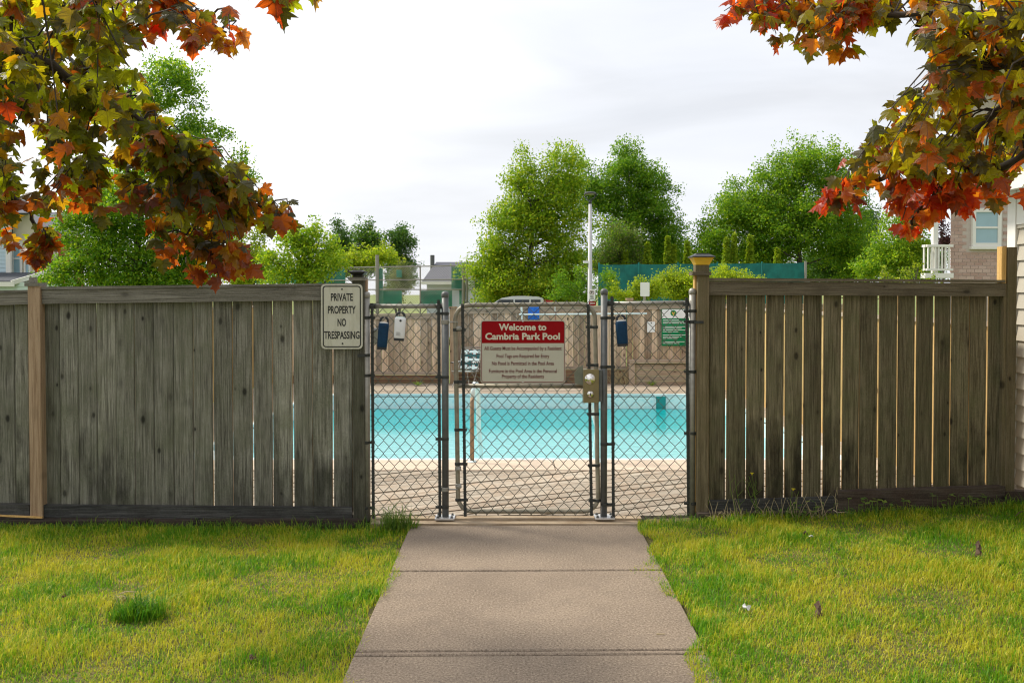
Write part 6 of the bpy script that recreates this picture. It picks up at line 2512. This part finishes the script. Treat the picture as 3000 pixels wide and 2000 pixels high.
def tuft(px, py, w, d, h, n, mat='tuft'):
    y0 = GY(py, 0.0)
    c = W(px, py, y0)
    def t_(x, y):
        return ((x - c.x) / w) ** 2 + ((y - y0) / d) ** 2 < 1 - 0.95 * rng.random(len(x))
    return grass_blades(n, (c.x - w, c.x + w), (y0 - d, y0 + d), t_, h, (0.003, 0.006), mat, 'grass_tuft'), c


for (px, py, w, d, h, n, lab) in ((365, 1752, 0.08, 0.03, (0.03, 0.05), 300, 'pale bleached grass clippings behind the dark green tuft'), (400, 1795, 0.17, 0.10, (0.05, 0.11), 1500, 'dark green grass tuft in the left lawn'),
                                  (1095, 1735, 0.05, 0.04, (0.03, 0.07), 260, 'small green weed patch at the left edge of the path'),
                                  (1165, 1545, 0.16, 0.07, (0.06, 0.15), 800, 'tall light green grass clump left of the path by the gate'),
                                  (2080, 1520, 0.10, 0.05, (0.06, 0.15), 420, 'leafy green clump at the foot of the amber lamp post')):
    me, c = tuft(px, py, w, d, h, n, 'weed' if 'light' in lab else 'straw' if 'pale' in lab else 'tuft')
    tag(link('grass_tuft', me), lab, 'grass tuft')


# flowering weeds and dry stalks by the right fence
def weed(px, py, tops, label, flower=True):
    y0 = 6.36
    c = W(px, py, y0)
    t_ = thing('weed', label, 'weed', (c.x, y0, ground_z(c.x, y0)))
    for i, (tx, ty, fl_) in enumerate(tops):
        e = W(tx, ty, y0 - 0.03 * i)
        b0 = Vector((c.x + random.uniform(-0.02, 0.02), y0, ground_z(c.x, y0)))
        md = b0 + (e - b0) * 0.55 + Vector((random.uniform(-0.02, 0.02), 0.01, 0.02))
        mb = MB()
        mb.tube([b0, md, e], [0.0026, 0.002, 0.0013], 5)
        for q in range(3):
            f = 0.35 + 0.2 * q
            s0 = b0 + (e - b0) * f
            mb.tube([s0, s0 + Vector((random.uniform(-0.05, 0.05), random.uniform(-0.02, 0.02), 0.045))], [0.0014, 0.0008], 4)
        st = mb.build('stalk', 'weed' if fl_ != 2 else 'straw', t_)
        if fl_ == 1:
            mb = MB()
            for q in range(9):
                w = q * 2 * math.pi / 9
                dv = Vector((math.cos(w), math.sin(w), 0.35)).normalized()
                sd2 = Vector((-math.sin(w), math.cos(w), 0)) * 0.004
                mb.add([e, e + dv * 0.014 + sd2, e + dv * 0.018, e + dv * 0.014 - sd2], [(0, 1, 2, 3)])
            mb.lathe(e, [(0.004, -0.008), (0.006, 0.0), (0.004, 0.004)], 6)
            mb.build('flower', 'flower', st)
    return t_


weed(2168, 1512, [(2136, 1374, 0), (2152, 1390, 0)], 'leafless weed stalk standing left of the yellow flowered weed')
weed(2226, 1512, [(2203, 1387, 1), (2178, 1397, 0), (2216, 1410, 0), (2194, 1394, 0)], 'tall weed with one yellow flower against the right fence')
weed(2318, 1512, [(2324, 1433, 1), (2341, 1438, 0)], 'short weed with a single yellow flower by the right fence')
weed(2456, 1510, [(2453, 1426, 2)], 'bare dry stalk by the step in the right fence base')
ds = MB()
for i in range(60):
    px = random.uniform(2085, 2420)
    c = W(px, 1515, 6.37)
    b0 = Vector((c.x, random.uniform(6.31, 6.39), ground_z(c.x, 6.36)))
    e = b0 + Vector((random.uniform(-0.10, 0.10), random.uniform(-0.03, 0.03), random.uniform(0.05, 0.20)))
    ds.tube([b0, b0 + (e - b0) * 0.5 + Vector((0, 0, 0.02)), e], [0.0018, 0.0014, 0.0008], 4)
ds.build('dry_stalks', 'straw', kind='stuff')
# broad leaved weeds along the right foot
for (px, n, lab) in ((2370, 26, 'broad leaved green weed below the right fence rail'), (2560, 30, 'broad leaved weed patch in front of the dark base timber'), (2850, 34, 'weed patch with yellowing leaves near the taupe house')):
    c = W(px, 1512, 6.34)
    mb = MB()
    gz = ground_z(c.x, 6.34)
    for i in range(n):
        b0 = Vector((c.x + random.gauss(0, 0.13), 6.33 + random.uniform(-0.05, 0.04), gz))
        hh = random.uniform(0.04, 0.13)
        w = random.uniform(0, 6.28)
        dv = Vector((math.cos(w), math.sin(w), random.uniform(-0.2, 0.4))).normalized()
        sd2 = dv.cross(Vector((0, 0, 1))).normalized() * random.uniform(0.010, 0.02)
        t0 = b0 + Vector((0, 0, hh))
        L = random.uniform(0.03, 0.06)
        mb.add([t0, t0 + dv * L * 0.5 + sd2, t0 + dv * L, t0 + dv * L * 0.5 - sd2], [(0, 1, 2, 3)])
        mb.tube([b0, t0], 0.0012, 3)
    tag(mb.build('weed_patch', 'weed', kind='stuff'), lab, 'weed')
# dry weeds at the far fence
mb = MB()
for i in range(60):
    c = W(random.uniform(1790, 1850), 1132, YB - 0.2)
    b0 = Vector((c.x, YB - 0.25 + random.uniform(-0.1, 0.1), 0.03))
    e = b0 + Vector((random.uniform(-0.25, 0.25), random.uniform(-0.1, 0.1), random.uniform(0.1, 0.36)))
    mb.tube([b0, b0 + (e - b0) * 0.5 + Vector((0, 0, 0.06)), e], [0.004, 0.003, 0.002], 4)
tag(mb.build('dry_weed', 'straw'), 'tangle of dry straw weeds by the far timber box', 'weed')
for px, py, lab in ((1909, 1136, 'small green weed sprouting from the deck before the timber box'), (1225, 1132, 'tiny green weed on the far deck behind the left chain link panel')):
    c = W(px, py, YB - 0.5)
    mb = MB()
    for i in range(14):
        w = i * 2.4
        dv = Vector((math.cos(w), math.sin(w) * 0.6, 0.6)).normalized()
        b0 = Vector((c.x, YB - 0.5, 0.03))
        sd2 = dv.cross(Vector((0, 0, 1))).normalized() * 0.018
        mb.add([b0, b0 + dv * 0.07 + sd2, b0 + dv * 0.14, b0 + dv * 0.07 - sd2], [(0, 1, 2, 3)])
    tag(mb.build('sprout', 'weed'), lab, 'weed')


# litter in the grass
def litter(px, py, mat, label, kind, sc, cat, name):
    y0 = GY(py, 0.03)
    c = W(px, py, y0)
    gz = ground_z(c.x, y0)
    mb = MB()
    if kind == 'curl':            # upright curled dead leaf
        for i in range(7):
            f0 = i / 7
            w = random.uniform(-0.5, 0.5)
            b0 = Vector((c.x + 0.008 * math.sin(i * 2.2), y0 + 0.006 * math.cos(i * 2.2), gz + sc * f0))
            mb.add([b0 + Vector((-0.013 * (1.1 - f0), 0, 0)), b0 + Vector((0.012 * (1.2 - f0), -0.012, 0.008)), b0 + Vector((0.006 + 0.016 * w, 0.006, sc * 0.40)), b0 + Vector((-0.009 + 0.012 * w, 0.012, sc * 0.24))], [(0, 1, 2, 3)])
    elif kind == 'stick':
        a = random.uniform(-0.4, 0.9)
        e = Vector((math.cos(a), math.sin(a), 0.15)) * sc
        p0 = Vector((c.x, y0, gz + 0.035))
        mb.tube([p0, p0 + e * 0.5 + Vector((0, 0, 0.01)), p0 + e], [0.003, 0.004, 0.0025], 5)
    else:                        # crumpled scrap
        ring = []
        for i in range(13):
            w = i * 2 * math.pi / 13
            ring.append((c.x + sc * math.cos(w) * random.uniform(0.55, 1.15), y0 + sc * 0.7 * math.sin(w) * random.uniform(0.6, 1.1), gz + 0.036 + random.uniform(-0.008, 0.012)))
        mid = [(c.x + 0.4 * (x - c.x), y0 + 0.4 * (y - y0), z + random.uniform(-0.004, 0.014)) for x, y, z in ring]
        mb.add([(c.x, y0, gz + 0.045)] + mid + ring, [(0, 1 + i, 1 + (i + 1) % 13) for i in range(13)] + [(1 + i, 14 + i, 14 + (i + 1) % 13, 1 + (i + 1) % 13) for i in range(13)])
    tag(mb.build(name, mat), label, cat)


litter(2866, 1655, 'brown_leaf', 'upright curled brown leaf standing in the grass by the right edge', 'curl', 0.085, 'dead leaf', 'dead_leaf')
litter(2398, 1800, 'brown_leaf', 'dark upright curled leaf in the grass midway along the right lawn', 'curl', 0.075, 'dead leaf', 'dead_leaf')
litter(2187, 1783, 'paper', 'white scrap of litter lying in the grass right of the path', 'scrap', 0.026, 'litter', 'litter')
litter(2376, 1594, 'paper', 'small white scrap in the dry grass below the right fence', 'scrap', 0.018, 'litter', 'litter')
litter(2360, 1585, 'brown_leaf', 'curled brown leaf beside the small white scrap', 'scrap', 0.018, 'dead leaf', 'dead_leaf')
litter(2975, 1561, 'brown_leaf', 'dark twig lying in the grass under the taupe house', 'stick', 0.11, 'twig', 'twig')
litter(345, 1728, 'straw', 'pale straw stick leaning above the dark green tuft', 'stick', 0.10, 'stick', 'stick')
litter(188, 1735, 'brown_leaf', 'brown leaf scrap in the left lawn', 'scrap', 0.016, 'dead leaf', 'dead_leaf')
litter(740, 1905, 'brown_leaf', 'brown leaf lying in the grass left of the nearest path joint', 'scrap', 0.022, 'dead leaf', 'dead_leaf')
mb = MB()
y0 = GY(1858, 0.0)
c = W(1935, 1858, y0)
mb.tube([(c.x - 0.02, y0, 0.004), (c.x + 0.02, y0 - 0.004, 0.006)], [0.003, 0.0022], 5)
tag(mb.build('twig', 'straw'), 'tiny pale twig lying on the concrete path', 'twig')
